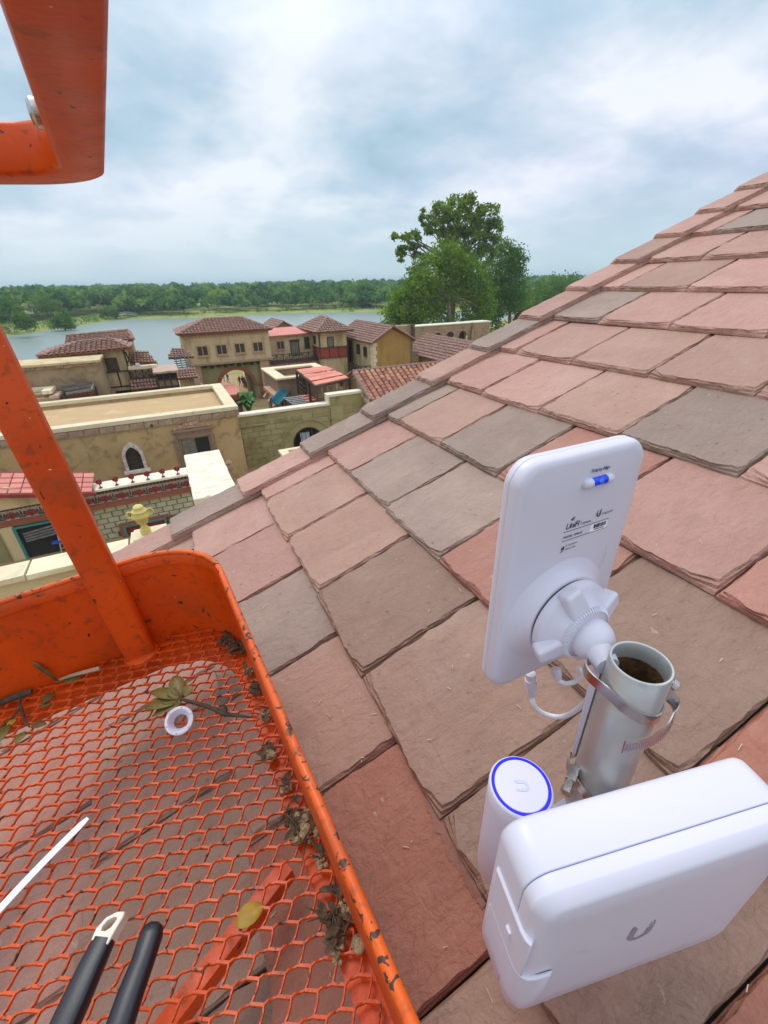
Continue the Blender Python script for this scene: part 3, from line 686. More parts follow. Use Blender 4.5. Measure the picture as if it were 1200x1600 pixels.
# ------------------------------------------------------------------ large flat-roofed stucco building
t = thing('stucco_building', 'large ochre stucco building with a flat parapet roof, pointed window and carved doorway', 'building', (-3, 34, GZ))
b = MB(); b.box(-11.5, 4.0, 34.12, 43.6, GZ, -8.75); b.build('wall', M['stucco'], t)
b = MB(); b.box(-11.2, 3.6, 34.5, 43.2, -8.76, -8.55); b.build('roof', M['roofdeck'], t)
b = MB()
b.box(-11.6, 4.12, 34.0, 34.85, -8.3, -8.0); b.box(3.25, 4.12, 34.85, 43.0, -8.3, -8.0); b.box(-11.6, 4.12, 43.0, 43.75, -8.3, -8.0); b.box(-11.6, -10.9, 34.85, 43.0, -8.3, -8.0)
b.build('parapet_cap', M['coping'], t, bevel=.04)
b = MB(); b.box(-11.5, 4.0, 34.12, 34.5, -8.75, -8.3); b.box(3.6, 4.0, 34.5, 43.6, -8.75, -8.3); b.box(-11.5, 3.6, 43.2, 43.6, -8.75, -8.3); b.build('parapet', M['stucco_cream'], t)
stones_along(t, WF(0, 34.12), -11.5, 4.02, -.13, 0, -8.72, -8.32, 17, 'stone', 'band_stone', .05)
stones_along(t, WF(4.0, 34.1, 0, 90), 0, 9.4, -.13, 0, -8.72, -8.32, 10, 'stone', 'band_stone', .05, 5)
def gothic(cx, z0, w, h):
    W = WF(0, 34.12); hw = w / 2; zs = z0 + h * .55
    def outline(g):
        R2 = (hw + g) * 1.7; pts = []
        cxr = cx + (hw + g) - R2; a1 = math.acos(max(-1, min(1, (cx - cxr) / R2)))
        right = [(cxr + R2 * math.cos(a1 * i / 7), zs + R2 * math.sin(a1 * i / 7)) for i in range(8)]
        left = [(2 * cx - x, z) for x, z in reversed(right[:-1])]
        return [(cx - hw - g, z0 - (0 if g == 0 else 0.0)), ] + [], right, left
    _, ri, li = outline(.0); _, ro, lo = outline(.26)
    b = MB(W); b.xz([(cx - hw, z0), (cx + hw, z0)] + ri + li, -.03, .02); pane = ('pane', b)
    f = MB(W)
    _, r2, l2 = outline(.055)
    inner = [(cx + hw, z0)] + ri + li + [(cx - hw, z0)]; outer = [(cx + hw + .055, z0)] + r2 + l2 + [(cx - hw - .055, z0)]
    for i in range(len(inner) - 1):
        f.loops([[(inner[i][0], -.10, inner[i][1]), (outer[i][0], -.10, outer[i][1]), (outer[i][0], 0, outer[i][1]), (inner[i][0], 0, inner[i][1])], [(inner[i + 1][0], -.10, inner[i + 1][1]), (outer[i + 1][0], -.10, outer[i + 1][1]), (outer[i + 1][0], 0, outer[i + 1][1]), (inner[i + 1][0], 0, inner[i + 1][1])]])
    for k in (-.33, 0, .33): f.box(cx + k * hw - .02, cx + k * hw + .02, -.06, -.03, z0, zs + .05)
    for k in range(4): f.box(cx - hw, cx + hw, -.055, -.03, z0 + k * h * .16, z0 + k * h * .16 + .03)
    win = f.build('window', M['timber'], t); b.build('pane', M['window'], win)
    # the surround, stone by stone
    inner = [(cx + hw + .055, z0 + (zs - z0) * i / 3) for i in range(3)] + r2 + l2 + [(cx - hw - .055, z0 + (zs - z0) * i / 3) for i in (2, 1, 0)]
    outer = [(cx + hw + .26, z0 + (zs - z0) * i / 3) for i in range(3)] + ro + lo + [(cx - hw - .26, z0 + (zs - z0) * i / 3) for i in (2, 1, 0)]
    for i in range(len(inner) - 1):
        s = MB(W); k = .06; P = lambda p, q, f_: (p[0] + (q[0] - p[0]) * f_, p[1] + (q[1] - p[1]) * f_)
        a, a2, c, c2 = P(inner[i], inner[i + 1], k), P(inner[i], inner[i + 1], 1 - k), P(outer[i], outer[i + 1], k), P(outer[i], outer[i + 1], 1 - k); d = -.16 - random.uniform(0, .05)
        s.loops([[(p[0], 0, p[1]) for p in (a, c, c2, a2)], [(p[0], d, p[1]) for p in (a, c, c2, a2)]])
        s.build('surround_stone', M['stone_white'], t)
    s = MB(W); s.box(cx - hw - .42, cx + hw + .42, -.24, 0, z0 - .26, z0 - .01); s.build('sill', M['stone_white'], t, bevel=.03)
gothic(-3.62, -11.62, .86, 1.75); gothic(-8.3, -11.55, .86, 1.75)
# carved doorway
W = WF(0, 34.12); dr = MB(W)
for s in (-1, 1):
    for k, (o, w, d) in enumerate(((0.0, .16, .10), (.16, .13, .20), (.29, .16, .14))):
        x = .62 + s * (.98 + o); dr.box(min(x, x + s * w), max(x, x + s * w), -d, 0, -12.35, -9.85)
dr.box(-.36, 1.60, -.10, 0, -9.98, -9.85); dr.box(-.52, 1.76, -.20, 0, -9.85, -9.72); dr.box(-.66, 1.90, -.13, 0, -9.72, -9.38); dr.box(-.80, 2.04, -.28, 0, -9.38, -9.22)
door = dr.build('door', M['carved'], t, bevel=.015)
lf = MB(W); lf.box(-.34, .60, -.06, .03, -12.35, -9.98)
for r in range(4):
    for c in range(2):
        x0, z0 = -.27 + c * .42, -12.2 + r * .55; lf.box(x0, x0 + .36, -.10, -.06, z0, z0 + .44); lf.box(x0 + .1, x0 + .26, -.13, -.10, z0 + .12, z0 + .32)
lf.build('door_leaf', M['doorwood'], door, bevel=.02)
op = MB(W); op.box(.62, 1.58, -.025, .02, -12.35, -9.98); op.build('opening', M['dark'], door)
cr = MB(W)
outl = [(-.78, -9.2), (-.62, -8.98), (-.38, -9.04), (-.22, -8.86), (.0, -8.92), (.14, -8.70), (.38, -8.72), (.62, -8.56), (.86, -8.72), (1.10, -8.70), (1.24, -8.92), (1.46, -8.86), (1.62, -9.04), (1.86, -8.98), (2.02, -9.2)]
cr.xz([(x, z - .0) for x, z in outl][::-1], -.10, 0)
for x, z, r in ((-.52, -9.08, .15), (1.76, -9.08, .15), (-.1, -9.0, .12), (1.34, -9.0, .12), (.62, -8.92, .2), (.3, -8.86, .1), (.94, -8.86, .1)):
    cr.lathe([(r, 0), (r * .9, -.10), (r * .45, -.09), (r * .3, -.14), (.01, -.15)], (x, -.09, z), 12, 'y')
for k in range(7):
    a = math.pi * (k + .5) / 7; cr.beam((.62, -.14, -9.15), (.62 + .55 * math.cos(a), -.14, -9.15 + .36 * math.sin(a)), .07, .06)
cr.build('pediment', M['carved_red'], door, bevel=.012)
b = MB(W); b.tube([(-1.92, -.3, -8.6), (-1.92, .02, -8.6)], .08, 8); b.build('spout', M['dark'], t)

# ------------------------------------------------------------------ temple front with frieze
t = thing('temple_building', 'sage block temple front with a red palmette frieze below the ochre building', 'building', (-4, 28, GZ))
b = MB(); b.box(-12, .0, 28.6, 29.2, GZ, -10.62); b.build('wall', M['joint'], t)
b = MB(); b.box(-12.2, .05, 28.05, 29.35, -10.56, -10.42); b.build('roof_edge', M['coping_white'], t, bevel=.03)
b = MB(); b.box(-12.1, .02, 28.2, 28.6, -10.62, -10.56); b.box(-12.1, .02, 28.28, 28.6, -10.80, -10.62); b.build('cornice', M['carved'], t)
b = MB()
for i in range(60): b.box(-12.0 + i * .2, -11.88 + i * .2, 28.2, 28.28, -10.78, -10.64)
tag(b.build('dentils', M['timber'], t), kind='stuff')
b = MB(); b.box(-12, 0, 28.45, 28.6, -11.45, -10.80); b.build('frieze', M['frieze'], t)
b = MB(); b.box(-12.1, .02, 28.33, 28.6, -11.52, -11.45); b.box(-12.1, .02, 28.36, 28.6, -11.78, -11.52); b.build('red_band', M['redbrown'], t)
pal = MB()          # palmette: a fan of lobes standing proud of the band
for k in range(9):
    a = math.pi * (k + .5) / 9; r1 = .34 + .03 * math.sin(a)
    c = (math.cos(a), math.sin(a)); n_ = (-c[1], c[0]); 
    ring = [(c[0] * .06, c[1] * .06 - .2), (c[0] * r1 * .7 + n_[0] * .045, c[1] * r1 * .7 + n_[1] * .045 - .2), (c[0] * r1, c[1] * r1 - .2), (c[0] * r1 * .7 - n_[0] * .045, c[1] * r1 * .7 - n_[1] * .045 - .2)]
    pal.xz(ring, -.06, 0)
pal.lathe([(.08, 0), (.08, -.08), (.02, -.09)], (0, 0, -.2), 10, 'y'); pm = pal.mesh('palmette'); pm.materials.append(M['redtrim'])
bud = MB()
for s in (-1, 0, 1): bud.xz([(s * .06, -.24), (s * .15 + .05, .0), (s * .17, .2 - abs(s) * .06), (s * .15 - .05, 0)], -.05, 0)
bud.box(-.16, .16, -.05, 0, -.26, -.22); bm_ = bud.mesh('bud'); bm_.materials.append(M['timber'])
rl = wloc(t)
for i in range(13):
    x = -11.6 + i * .92
    piece('palmette', pm, t, Vector((x, 28.45, -11.12)) - rl); piece('bud', bm_, t, Vector((x + .46, 28.45, -11.12)) - rl)
def dskip(x, z): return (-10.05 < x < -6.75 and z < -11.7) or (-5.1 < x < -2.0 and z < -13.15)
block_course(t, WF(0, 28.6), -6.35, -.02, -15.0, -11.80, .62, .36, 'block_sage', .05, dskip)
b = MB(); b.box(-12, -6.4, 28.5, 28.6, GZ, -11.8); b.build('plain_wall', M['stucco_green'], t)
for x0, x1 in ((-10.6, -9.95), (-6.9, -6.2)):
    b = MB(); b.box(x0, x1, 28.35, 28.5, GZ, -11.8); b.build('pilaster', M['stucco_cream'], t, bevel=.03)
def teal_door(x0, x1, z1, lab=None):
    b = MB(); b.box(x0 - .14, x0, 28.32, 28.52, GZ, z1); b.box(x1, x1 + .14, 28.32, 28.52, GZ, z1); b.box(x0 - .14, x1 + .14, 28.32, 28.52, z1, z1 + .12)
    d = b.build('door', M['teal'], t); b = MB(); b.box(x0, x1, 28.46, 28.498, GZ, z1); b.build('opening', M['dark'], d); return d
d1 = teal_door(-9.85, -7.05, -12.0)
b = MB(); b.box(-4.75, -4.63, 28.3, 28.62, GZ, -13.3); b.box(-2.4, -2.28, 28.3, 28.62, GZ, -13.3); b.box(-4.75, -2.28, 28.3, 28.62, -13.3, -13.18); d = b.build('door', M['teal'], t)
b = MB(); b.box(-4.95, -2.1, 28.34, 28.62, -13.18, -13.04); b.box(-4.95, -4.75, 28.34, 28.62, GZ, -13.18); b.build('lintel', M['redbrown'], d)
b = MB(); b.box(-4.63, -2.4, 28.5, 28.6, GZ, -13.3); b.build('curtain', M['redtrim'], d)
# things kept in the dark doorway
b = MB()
for k in range(4): b.beam((-9.6, 28.25, -12.35 - .16 * k), (-7.9 + .2 * k, 28.25, -12.15 - .16 * k), .05, .10)
tag(b.build('plank_stack', M['timber_grey']), 'grey planks leaning across the teal framed doorway', 'planks')
l = thing('step_ladder', 'aluminium step ladder with blue top in the teal framed doorway', 'ladder', (-7.9, 28.1, GZ))
for s in (0, .45):
    b = MB(); b.beam((-8.2 + s, 28.1, -14), (-8.0 + s * .7, 28.2, -12.55), .07); b.build('rail', M['alu'], l); b = MB(); b.beam((-7.5 + s * .8, 28.4, -14), (-8.0 + s * .7, 28.25, -12.55), .06); b.build('leg', M['alu'], l)
for k in range(4):
    b = MB(); z = -13.7 + k * .32; b.box(-8.15 + k * .04, -7.7, 28.06, 28.2, z, z + .05); b.build('tread', M['alu'], l)
b = MB(); b.box(-8.15, -7.55, 28.0, 28.34, -12.56, -12.44); b.build('top_step', M['blue'], l); b = MB(); b.box(-8.45, -7.9, 28.0, 28.3, -13.25, -13.15); b.build('shelf', M['blue'], l)
# gable porch with pink tiles
p = thing('porch_gable', 'low gable porch roof with pink tiles beside the orange post', 'porch', (-9, 27.5, -10.8))
b = MB(); b.xz([(-13.2, -10.6), (-5.7, -10.6), (-9.4, -9.35)], 28.0, 28.2); b.build('pediment', M['stucco_cream'], p)
b = MB(); slab(b, [(-13.6, 27.6, -8.75), (-5.35, 27.6, -10.40), (-5.9, 29.7, -9.75), (-13.6, 29.7, -8.2)], .10); rf = b.build('roof', M['redtrim'], p)
b = MB(); b.beam((-13.6, 27.56, -8.82), (-5.35, 27.56, -10.47), .12, .2); b.build('barge_board', M['redtrim'], rf)
F_ = roof_frame((-13.6, 27.6, -8.75), (-5.35, 27.6, -10.40), (0, 2.1, .6)); tb = MB()
tb.loops([[(0, 0, 0), (.52, 0, 0), (.52, .46, 0), (0, .46, 0)], [(.02, .0, .07), (.50, .0, .07), (.50, .46, .03), (.02, .46, .03)]]); tm = tb.mesh('roof_tile'); tm.materials.append(M['pinktile'])
rl = wloc(rf); rot = F_.to_euler(); o = Vector((-13.6, 27.6, -8.75))
for i in range(15):
    for j in range(4): piece('roof_tile', tm, rf, o + F_ @ Vector((.1 + i * .545, .03 + j * .47, .01)) - rl, rot)
# red finials along the roof edge
for i in range(16):
    x = -5.15 + i * .85 if i < 6 else None
    if x is None: break
    f = thing('roof_finial', ['red flower finial on the white roof edge, next to the orange post', 'second red flower finial from the orange post on the white roof edge', 'third red flower finial from the orange post, below the pointed window', 'fourth red flower finial from the orange post', 'red flower finial next to last before the cream stone block', 'red flower finial closest to the cream stone block'][i], 'finial', (x, 28.3, -10.42), group='red finials on the white roof edge')
    b = MB(); b.lathe([(.11, 0), (.11, .03), (.035, .08), (.03, .22), (.06, .26)], (x, 28.3, -10.42), 8); b.build('stem', M['finial'], f)
    b = MB(); b.ball((x, 28.3, -10.06), .09, 8, 5)
    for k in range(9):
        a = 2 * math.pi * k / 9; b.ball((x + .13 * math.cos(a), 28.3 + .05 * math.sin(a * 2), -10.04 + .13 * math.sin(a)), .06, 6, 4)
    b.build('flower', M['finial'], f)

# ------------------------------------------------------------------ cream coping wall with urn, stone pier
t = thing('coping_wall', 'cream wall with broken stone coping just behind the orange basket', 'wall', (-3, 9.8, -8))
b = MB(); b.box(-9, -.75, 9.55, 10.0, -9.5, -5.12); b.build('wall', M['stucco_cream'], t)
stones_along(t, WF(0, 9.55), -9.0, -.72, -.12, .5, -5.12, -5.0, 9, 'coping', 'coping_stone', .025)
u = thing('stone_urn', 'yellow handled urn on a cream pedestal beside the slate roof edge', 'urn', (-1.22, 9.75, -5))
b = MB(); b.box(-1.58, -.74, 9.42, 10.1, -5.0, -4.88); b.box(-1.50, -.82, 9.5, 10.02, -4.88, -4.80); b.build('pedestal', M['coping'], u, bevel=.02)
prof = [(r * .80, -4.80 + (z + 4.80) * 1.22) for r, z in ((.13, -4.80), (.13, -4.70), (.10, -4.69), (.075, -4.64), (.07, -4.61), (.11, -4.58), (.14, -4.52), (.165, -4.48), (.225, -4.45), (.23, -4.42), (.18, -4.385), (.17, -4.36), (.20, -4.345), (.19, -4.33), (.12, -4.30), (.11, -4.275), (.13, -4.265), (.09, -4.235), (.03, -4.225), (.005, -4.215))]
b = MB(); b.lathe([(r, z) for r, z in prof], (-1.24, 9.72, 0), 24); b.build('bowl', M['yellow'], u, smooth=True, angle=55)
b = MB()
for k in range(16):
    a = 2 * math.pi * k / 16; b.tube([(-1.24 + r * math.cos(a), 9.72 + r * math.sin(a), z) for r, z in ((.082, -4.545), (.112, -4.47), (.13, -4.42))], .012, 5)
b.build('gadroons', M['yellow'], u, smooth=True)
for s in (-1, 1):
    b = MB(); b.tube([(-1.24 + s * r, 9.72, z) for r, z in ((.16, -4.385), (.23, -4.36), (.26, -4.29), (.22, -4.225), (.165, -4.24), (.15, -4.29))], .02, 6); b.build('handle', M['yellow'], u, smooth=True)
t = thing('stone_pier', 'broad cream stone block capping the wall beside the slate roof', 'pier', (.4, 13.4, -7))
def rough_block(b, x0, x1, y0, y1, z0, z1, n=10, amp=.02, sk=0):
    rg = random.Random(2); rings = []
    for z, g in ((z0, 0), (z1 - .03, 0), (z1, .025)):
        P = [(x0 + (x1 - x0) * i / n, y0) for i in range(n)] + [(x1, y0 + (y1 - y0) * i / n) for i in range(n)] + [(x1 - (x1 - x0) * i / n, y1) for i in range(n)] + [(x0, y1 - (y1 - y0) * i / n) for i in range(n)]
        rings.append([(x + rg.uniform(-amp, amp) + (g if x == x0 else -g if x == x1 else 0), y + rg.uniform(-amp, amp) + (g if y == y0 else 0), z + rg.uniform(-amp, amp) * .3) for x, y in P])
    b.loops(rings)
b = MB(); rough_block(b, -.17, .98, 11.55, 15.3, -5.20, -5.0, 12, .015); b.build('cap', mat('mottled_cream_stone', (0.74, 0.65, 0.46), (0.80, 0.74, 0.58), 1.6, rough=0.9, stain=(0.60, 0.40, 0.24), sscale=2.2, slo=.52, shi=.72, stretch=(1, 2.2, 1), bump=.5, bscale=9, bdist=.02), t)
b = MB(); rough_block(b, -.02, .90, 11.75, 15.2, -6.2, -5.20, 10, .03); b.build('shaft', M['coping'], t)
b = MB(); b.box(-.02, .90, 11.8, 15.2, GZ, -6.2); b.build('wall', M['stucco_cream'], t)
b = MB(); b.lathe([(.04, 0), (.10, .08), (.13, .2), (.08, .33), (.12, .4), (.03, .5)], (1.3, 16.6, -6.4), 10); tag(b.build('stone_baluster', M['stone']), 'brown baluster poking out behind the cream stone block', 'baluster')

# ------------------------------------------------------------------ green block wall with an arch
t = thing('block_wall', 'mossy green block wall with a filled arch and pale stepped coping', 'wall', (9, 36.3, GZ))
W = WF(0, 36.4)
b = MB(W); b.xz(arch_poly(4.0, 15.2, GZ, -9.5, 9.9, 1.35, -12.55), 0, .6); b.build('wall', M['block_green'], t)
b = MB(W); b.box(12.05, 15.2, 0, .6, -9.5, -8.8); b.build('raised_end', M['block_green'], t)
b = MB(W); b.box(3.95, 12.02, -.12, .75, -9.5, -9.28); b.box(11.95, 15.3, -.12, .75, -8.8, -8.56); b.box(11.95, 12.12, -.12, .75, -9.5, -8.8); b.build('coping', M['coping_white'], t, bevel=.04)
b = MB(W); arch_ring(b, 9.9, -13.0, 2.45, 2.62, -.10, 0, 20, .05, math.pi - .05); b.build('arch_moulding', M['block_green'], t)
b = MB(W); arch_ring(b, 9.9, -12.55, 1.35, 1.42, -.03, .3, 16); b.build('arch_edge', M['joint'], t)
def skp(x, z): return (x - 9.9) ** 2 + (z + 13.0) ** 2 < 2.75 ** 2 or (5.4 < x < 5.6 and z > -12.6)
block_course(t, W, 4.3, 14.95, -13.9, -9.95, .95, .48, 'block_green', .025, skp)
for x0, x1, z1, z0 in ((4.1, 6.4, -10.25, -10.4), (12.15, 13.35, -9.7, GZ)):
    b = MB(W); b.box(x0, x1, -.16, 0, z0, z1); b.build('pilaster' if z0 == GZ else 'ledge', M['block_green'], t, bevel=.03)
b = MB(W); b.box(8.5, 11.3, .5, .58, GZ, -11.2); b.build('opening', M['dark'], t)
b = MB()
for k in range(14):
    x = 9.2 + .06 * k; b.face([(x, 36.1 + .12 * math.sin(k * 1.9), -13.4), (x + .06, 36.1 + .12 * math.sin((k + 1) * 1.9), -13.4), (x + .06 + .02, 36.45 + .08 * math.sin(k), -11.6 - .05 * (k % 3)), (x + .02, 36.45, -11.6)])
tag(b.build('tarpaulin', M['tarp']), 'grey tarpaulin bundled in the arch of the green block wall', 'tarpaulin')
b = MB(); b.tube([(10.35, 36.3, -13.8), (10.3, 36.5, -11.4)], .06); b.tube([(10.8, 36.3, -13.8), (10.75, 36.5, -11.6)], .05); tag(b.build('timber_pole', M['timber']), 'two dark poles standing in the wall arch', 'poles')
t = thing('parapet_box', 'small cream rimmed roof opening in front of the green block wall', 'parapet', (8, 31, -12))
b = MB(); b.box(6.1, 9.6, 30.9, 31.35, -11.25, -11.0); b.box(6.1, 6.75, 28.0, 30.9, -11.25, -11.0); b.build('rim', M['coping'], t, bevel=.03)
b = MB(); b.box(6.2, 9.6, 31.0, 31.3, GZ, -11.25); b.box(6.2, 6.7, 28.0, 31.0, GZ, -11.25); b.build('wall', M['stucco_cream'], t)
for k in range(4):
    b = MB(); b.box(7.0 + k * .7, 7.25 + k * .7, 28.2, 30.9, -11.5, -11.32); b.build('joist', M['redbrown'], t)
b = MB(); 
for k in range(12): b.lathe([(.22, 0), (.18, .2)], (3.4 + .34 * (k % 6), 25.5 + .5 * (k // 6), -11.6), 8); 
b = MB(); b.box(3.2, 6.0, 27.0, 33.5, GZ, -13.85)
tag(b.build('dark_floor', M['timber'], None), 'dark timber floor at the foot of the green block wall', 'floor')

# ------------------------------------------------------------------ gatehouse over the arch
t = thing('gatehouse', 'cream two storey gatehouse with a hipped tile roof over a red brick arch', 'building', (7.5, 62, GZ))
W = WF(0, 61.9); D = 6.5
b = MB(W); b.xz(arch_poly(2.75, 12.75, GZ, -8.75, 7.95, 2.15, -12.0), 0, D); b.build('wall', M['stucco_green'], t)
b = MB(W); b.box(2.3, 12.95, -.25, D + .2, -8.75, -5.35); b.build('upper_wall', M['stucco_cream'], t)
b = MB(W); b.box(2.15, 13.1, -.42, D + .3, -5.35, -5.12); b.build('eave_band', M['stucco_gold'], t)
b = MB(W)
for i in range(27): b.box(2.25 + i * .4, 2.45 + i * .4, -.44, -.25, -5.6, -5.36)
b.build('eave_brackets', M['carved_red'], t)
b = MB(W); b.box(2.2, 13.1, -.5, 0, -8.95, -8.66); b.build('band', M['stone'], t, bevel=.04)
b = MB(W); arch_ring(b, 7.95, -12.0, 2.15, 2.6, -.14, .5, 20); b.box(10.1, 11.35, -.12, 0, -12.15, -11.75); b.build('arch_ring', M['redbrown'], t)
for x0, x1 in ((2.85, 3.75), (11.25, 12.45)):
    b = MB(W); b.box(x0, x1, -.34, 0, -13.0, -8.95); b.build('pilaster', M['carved_red'], t, bevel=.04)
for x0, x1 in ((2.75, 3.85), (11.0, 12.7)):
    b = MB(W); b.box(x0, x1, -.5, 0, GZ, -13.05); b.box(x0 - .08, x1 + .08, -.58, 0, -13.05, -12.85); b.build('pilaster_base', M['redbrown'], t, bevel=.03)
b = MB(W)
for i in range(9): b.ball((4.3 + i * .85, -.1, -9.15 - .1 * (i % 2)), .24, 7, 5, (1.3, .5, .9))
tag(b.build('ivy', M['leafC'], t), kind='stuff')
W2 = WF(0, 61.65)
for x in (4.42, 6.72, 9.0, 11.32): window(t, W2, x, -7.72, 1.15, 1.05, 'carved_red', 1, .13, .14)
window(t, WF(2.3, 64.5, 0, -90), 0, -7.6, .8, .9, 'carved_red', 0)
e = -5.12; x0, x1, y0, y1 = 1.85, 13.4, 61.1, 68.6; zr = -3.75
tiled_roof(t, [[(x0, y0, e), (x1, y0, e), (10.2, 64.8, zr), (5.6, 64.8, zr)], [(x0, y1, e), (x0, y0, e), (5.6, 64.8, zr), (5.6, 64.9, zr)], [(x1, y0, e), (x1, y1, e), (10.2, 64.9, zr), (10.2, 64.8, zr)], [(x1, y1, e), (x0, y1, e), (5.6, 64.9, zr), (10.2, 64.9, zr)]],
           [((5.6, 64.85, zr), (10.2, 64.85, zr)), ((x0, y0, e), (5.6, 64.8, zr)), ((x1, y0, e), (10.2, 64.8, zr))])
b = MB(); b.box(1.6, 2.75, 60.4, 63, GZ, -9.3); b.box(1.2, 1.75, 59.4, 61, GZ, -11); b.build('buttress', M['stucco_brown'], t)

# ------------------------------------------------------------------ wing with balcony, right of the gatehouse
t = thing('balcony_wing', 'low plastered wing with pink flat roof edge and crossed balcony railing', 'building', (17, 66, GZ))
b = MB(); b.box(13.1, 20.6, 65.4, 71, GZ, -6.35); b.build('wall', M['stucco_cream'], t)
b = MB(); slab(b, [(12.9, 64.9, -6.35), (20.4, 64.9, -6.2), (20.4, 71, -5.75), (12.9, 71, -5.85)], .16); b.build('roof', M['pinkroof'], t)
W = WF(0, 65.4)
window(t, W, 15.2, -8.15, .95, .95, 'carved_red', 1, .12)
d = window(t, W, 17.25, -9.1, 1.1, 1.75, 'timber', 0, .12, sill=False, pane='doorwood', name='door')
window(t, W, 19.1, -8.2, .55, 1.3, 'timber', 0, .1)
b = MB(W); b.box(16.5, 18.0, -.2, 0, -7.25, -7.05); b.build('lintel', M['timber'], t)
b = MB(); b.box(13.0, 20.6, 63.3, 65.4, -9.85, -9.65); b.build('balcony_floor', M['timber'], t)
x_railing(t, WF(0, 63.4), 13.1, 20.4, -9.65, 1.05, 0, bays=8)
tiled_roof(t, [[(13.0, 62.3, -10.7), (20.9, 62.3, -10.7), (20.9, 63.5, -9.9), (13.0, 63.5, -9.9)]], [])
g = thing('gable_house', 'dull gable roofed house behind the balcony wing', 'house', (18.5, 76, GZ))
b = MB(); b.xz([(16.1, GZ), (20.9, GZ), (20.9, -6.75), (18.4, -5.55), (16.1, -6.75)], 75, 84); b.build('wall', M['stucco_brown'], g)
tiled_roof(g, [[(15.7, 74.7, -6.9), (15.7, 84, -6.9), (18.4, 84, -5.35), (18.4, 74.7, -5.35)], [(21.2, 84, -6.9), (21.2, 74.7, -6.9), (18.4, 74.7, -5.35), (18.4, 84, -5.35)]], [((18.4, 74.6, -5.35), (18.4, 84, -5.35))])

# ------------------------------------------------------------------ tower house with red panels
t = thing('tower_house', 'square house with hipped tile roof and red timber framed lower panels', 'house', (22, 64, GZ))
b = MB(); b.box(19.95, 24.0, 62.0, 70.2, -8.05, -5.9); b.build('upper_wall', M['stucco_cream'], t)
b = MB(); b.box(19.9, 24.05, 61.95, 70.2, -9.5, -8.05); b.build('red_wall', M['redwall'], t)
b = MB(); b.box(20.0, 24.0, 62.05, 70.2, GZ, -9.5); b.build('wall', M['stucco_cream'], t)
b = MB()
for x in (19.9, 21.3, 22.65, 23.95): b.box(x - .06, x + .06, 61.87, 61.97, -9.5, -8.05)
for z in (-9.5, -8.1): b.box(19.84, 24.0, 61.86, 61.98, z, z + .1); b.box(19.80, 19.92, 61.9, 70, z, z + .1)
for y in (64, 66, 68): b.box(19.8, 19.92, y, y + .12, -9.5, -8.05)
b.box(19.84, 20.02, 61.88, 62.06, -8.05, -5.9); b.build('timber_frame', M['timber'], t)
window(t, WF(0, 62.0), 21.55, -7.95, .8, 1.2, 'timber', 0, .1, pane='doorwood')
window(t, WF(19.95, 65, 0, -90), .9, -7.5, .7, .8, 'timber', 0, .1); window(t, WF(19.95, 68, 0, -90), .5, -8.0, .8, 1.7, 'timber', 0, .1, sill=False, pane='dark', name='door')
e = -5.95; x0, x1, y0, y1 = 19.2, 24.9, 61.2, 71; zr = -4.35; rx, ry0, ry1 = 22.1, 64.4, 67.6
tiled_roof(t, [[(x0, y0, e), (x1, y0, e), (rx + .02, ry0, zr), (rx, ry0, zr)], [(x0, y1, e), (x0, y0, e), (rx, ry0, zr), (rx, ry1, zr)], [(x1, y0, e), (x1, y1, e), (rx, ry1, zr), (rx, ry0, zr)]],
           [((rx, ry0, zr), (rx, ry1, zr)), ((x0, y0, e), (rx, ry0, zr)), ((x1, y0, e), (rx, ry0, zr))])

# ------------------------------------------------------------------ gable house with ochre end wall and balcony
t = thing('gable_house', 'gable roofed house with plain ochre end wall and dark slatted balcony', 'house', (28.5, 60, GZ))
b = MB(); b.xz([(25.5, GZ), (31.4, GZ), (31.4, -7.05), (28.4, -5.6), (25.5, -7.05)], 56.2, 68.5); b.build('wall', M['stucco_gold'], t)
b = MB(); b.box(25.44, 25.5, 56.3, 68.5, -11.2, -7.1); b.build('front_wall', M['stucco_cream'], t)
stq = MB(); rl = wloc(t)
for i in range(8):
    b = MB(); w = .55 if i % 2 else .38; b.box(25.40, 25.5 + w, 56.1, 56.2, -11.2 + i * .5, -10.74 + i * .5); b.box(25.36, 25.44, 56.1, 56.2 + .9 - w, -11.2 + i * .5, -10.74 + i * .5); b.build('quoin', M['coping'], t)
tiled_roof(t, [[(25.0, 68.8, -7.2), (25.0, 55.7, -7.2), (28.4, 55.7, -5.3), (28.4, 68.8, -5.3)], [(31.8, 55.7, -7.2), (31.8, 68.8, -7.2), (28.4, 68.8, -5.3), (28.4, 55.7, -5.3)]],
           [((28.4, 55.6, -5.3), (28.4, 68.8, -5.3)), ((25.0, 55.75, -7.2), (28.4, 55.75, -5.3)), ((31.8, 55.75, -7.2), (28.4, 55.75, -5.3))])
b = MB(); b.box(31.35, 31.55, 56.0, 56.18, -10.5, -7.2); b.build('downpipe', M['timber_grey'], t)
W = WF(25.44, 68.0, 0, -90)
for x, z, w, h, nm, pn in ((1.6, -10.6, 1.1, 3.0, 'door', 'dark'), (3.9, -10.6, 1.0, 2.9, 'door', 'timber'), (6.9, -8.9, .85, .95, 'window', 'window'), (9.4, -9.0, .85, .95, 'window', 'window')):
    window(t, W, x, z, w, h, 'timber', 0 if nm == 'door' else 1, .14, .12, pane=pn, sill=nm == 'window', name=nm)
b = MB(); b.box(23.9, 25.44, 57.0, 69.0, -11.6, -11.35); b.build('balcony_floor', M['timber'], t)
x_railing(t, WF(24.0, 69.0, 0, -90), 0, 12.0, -11.35, 1.15, 0, bays=13); x_railing(t, WF(0, 57.05), 23.95, 25.4, -11.35, 1.15, 0, bays=2)
b = MB()
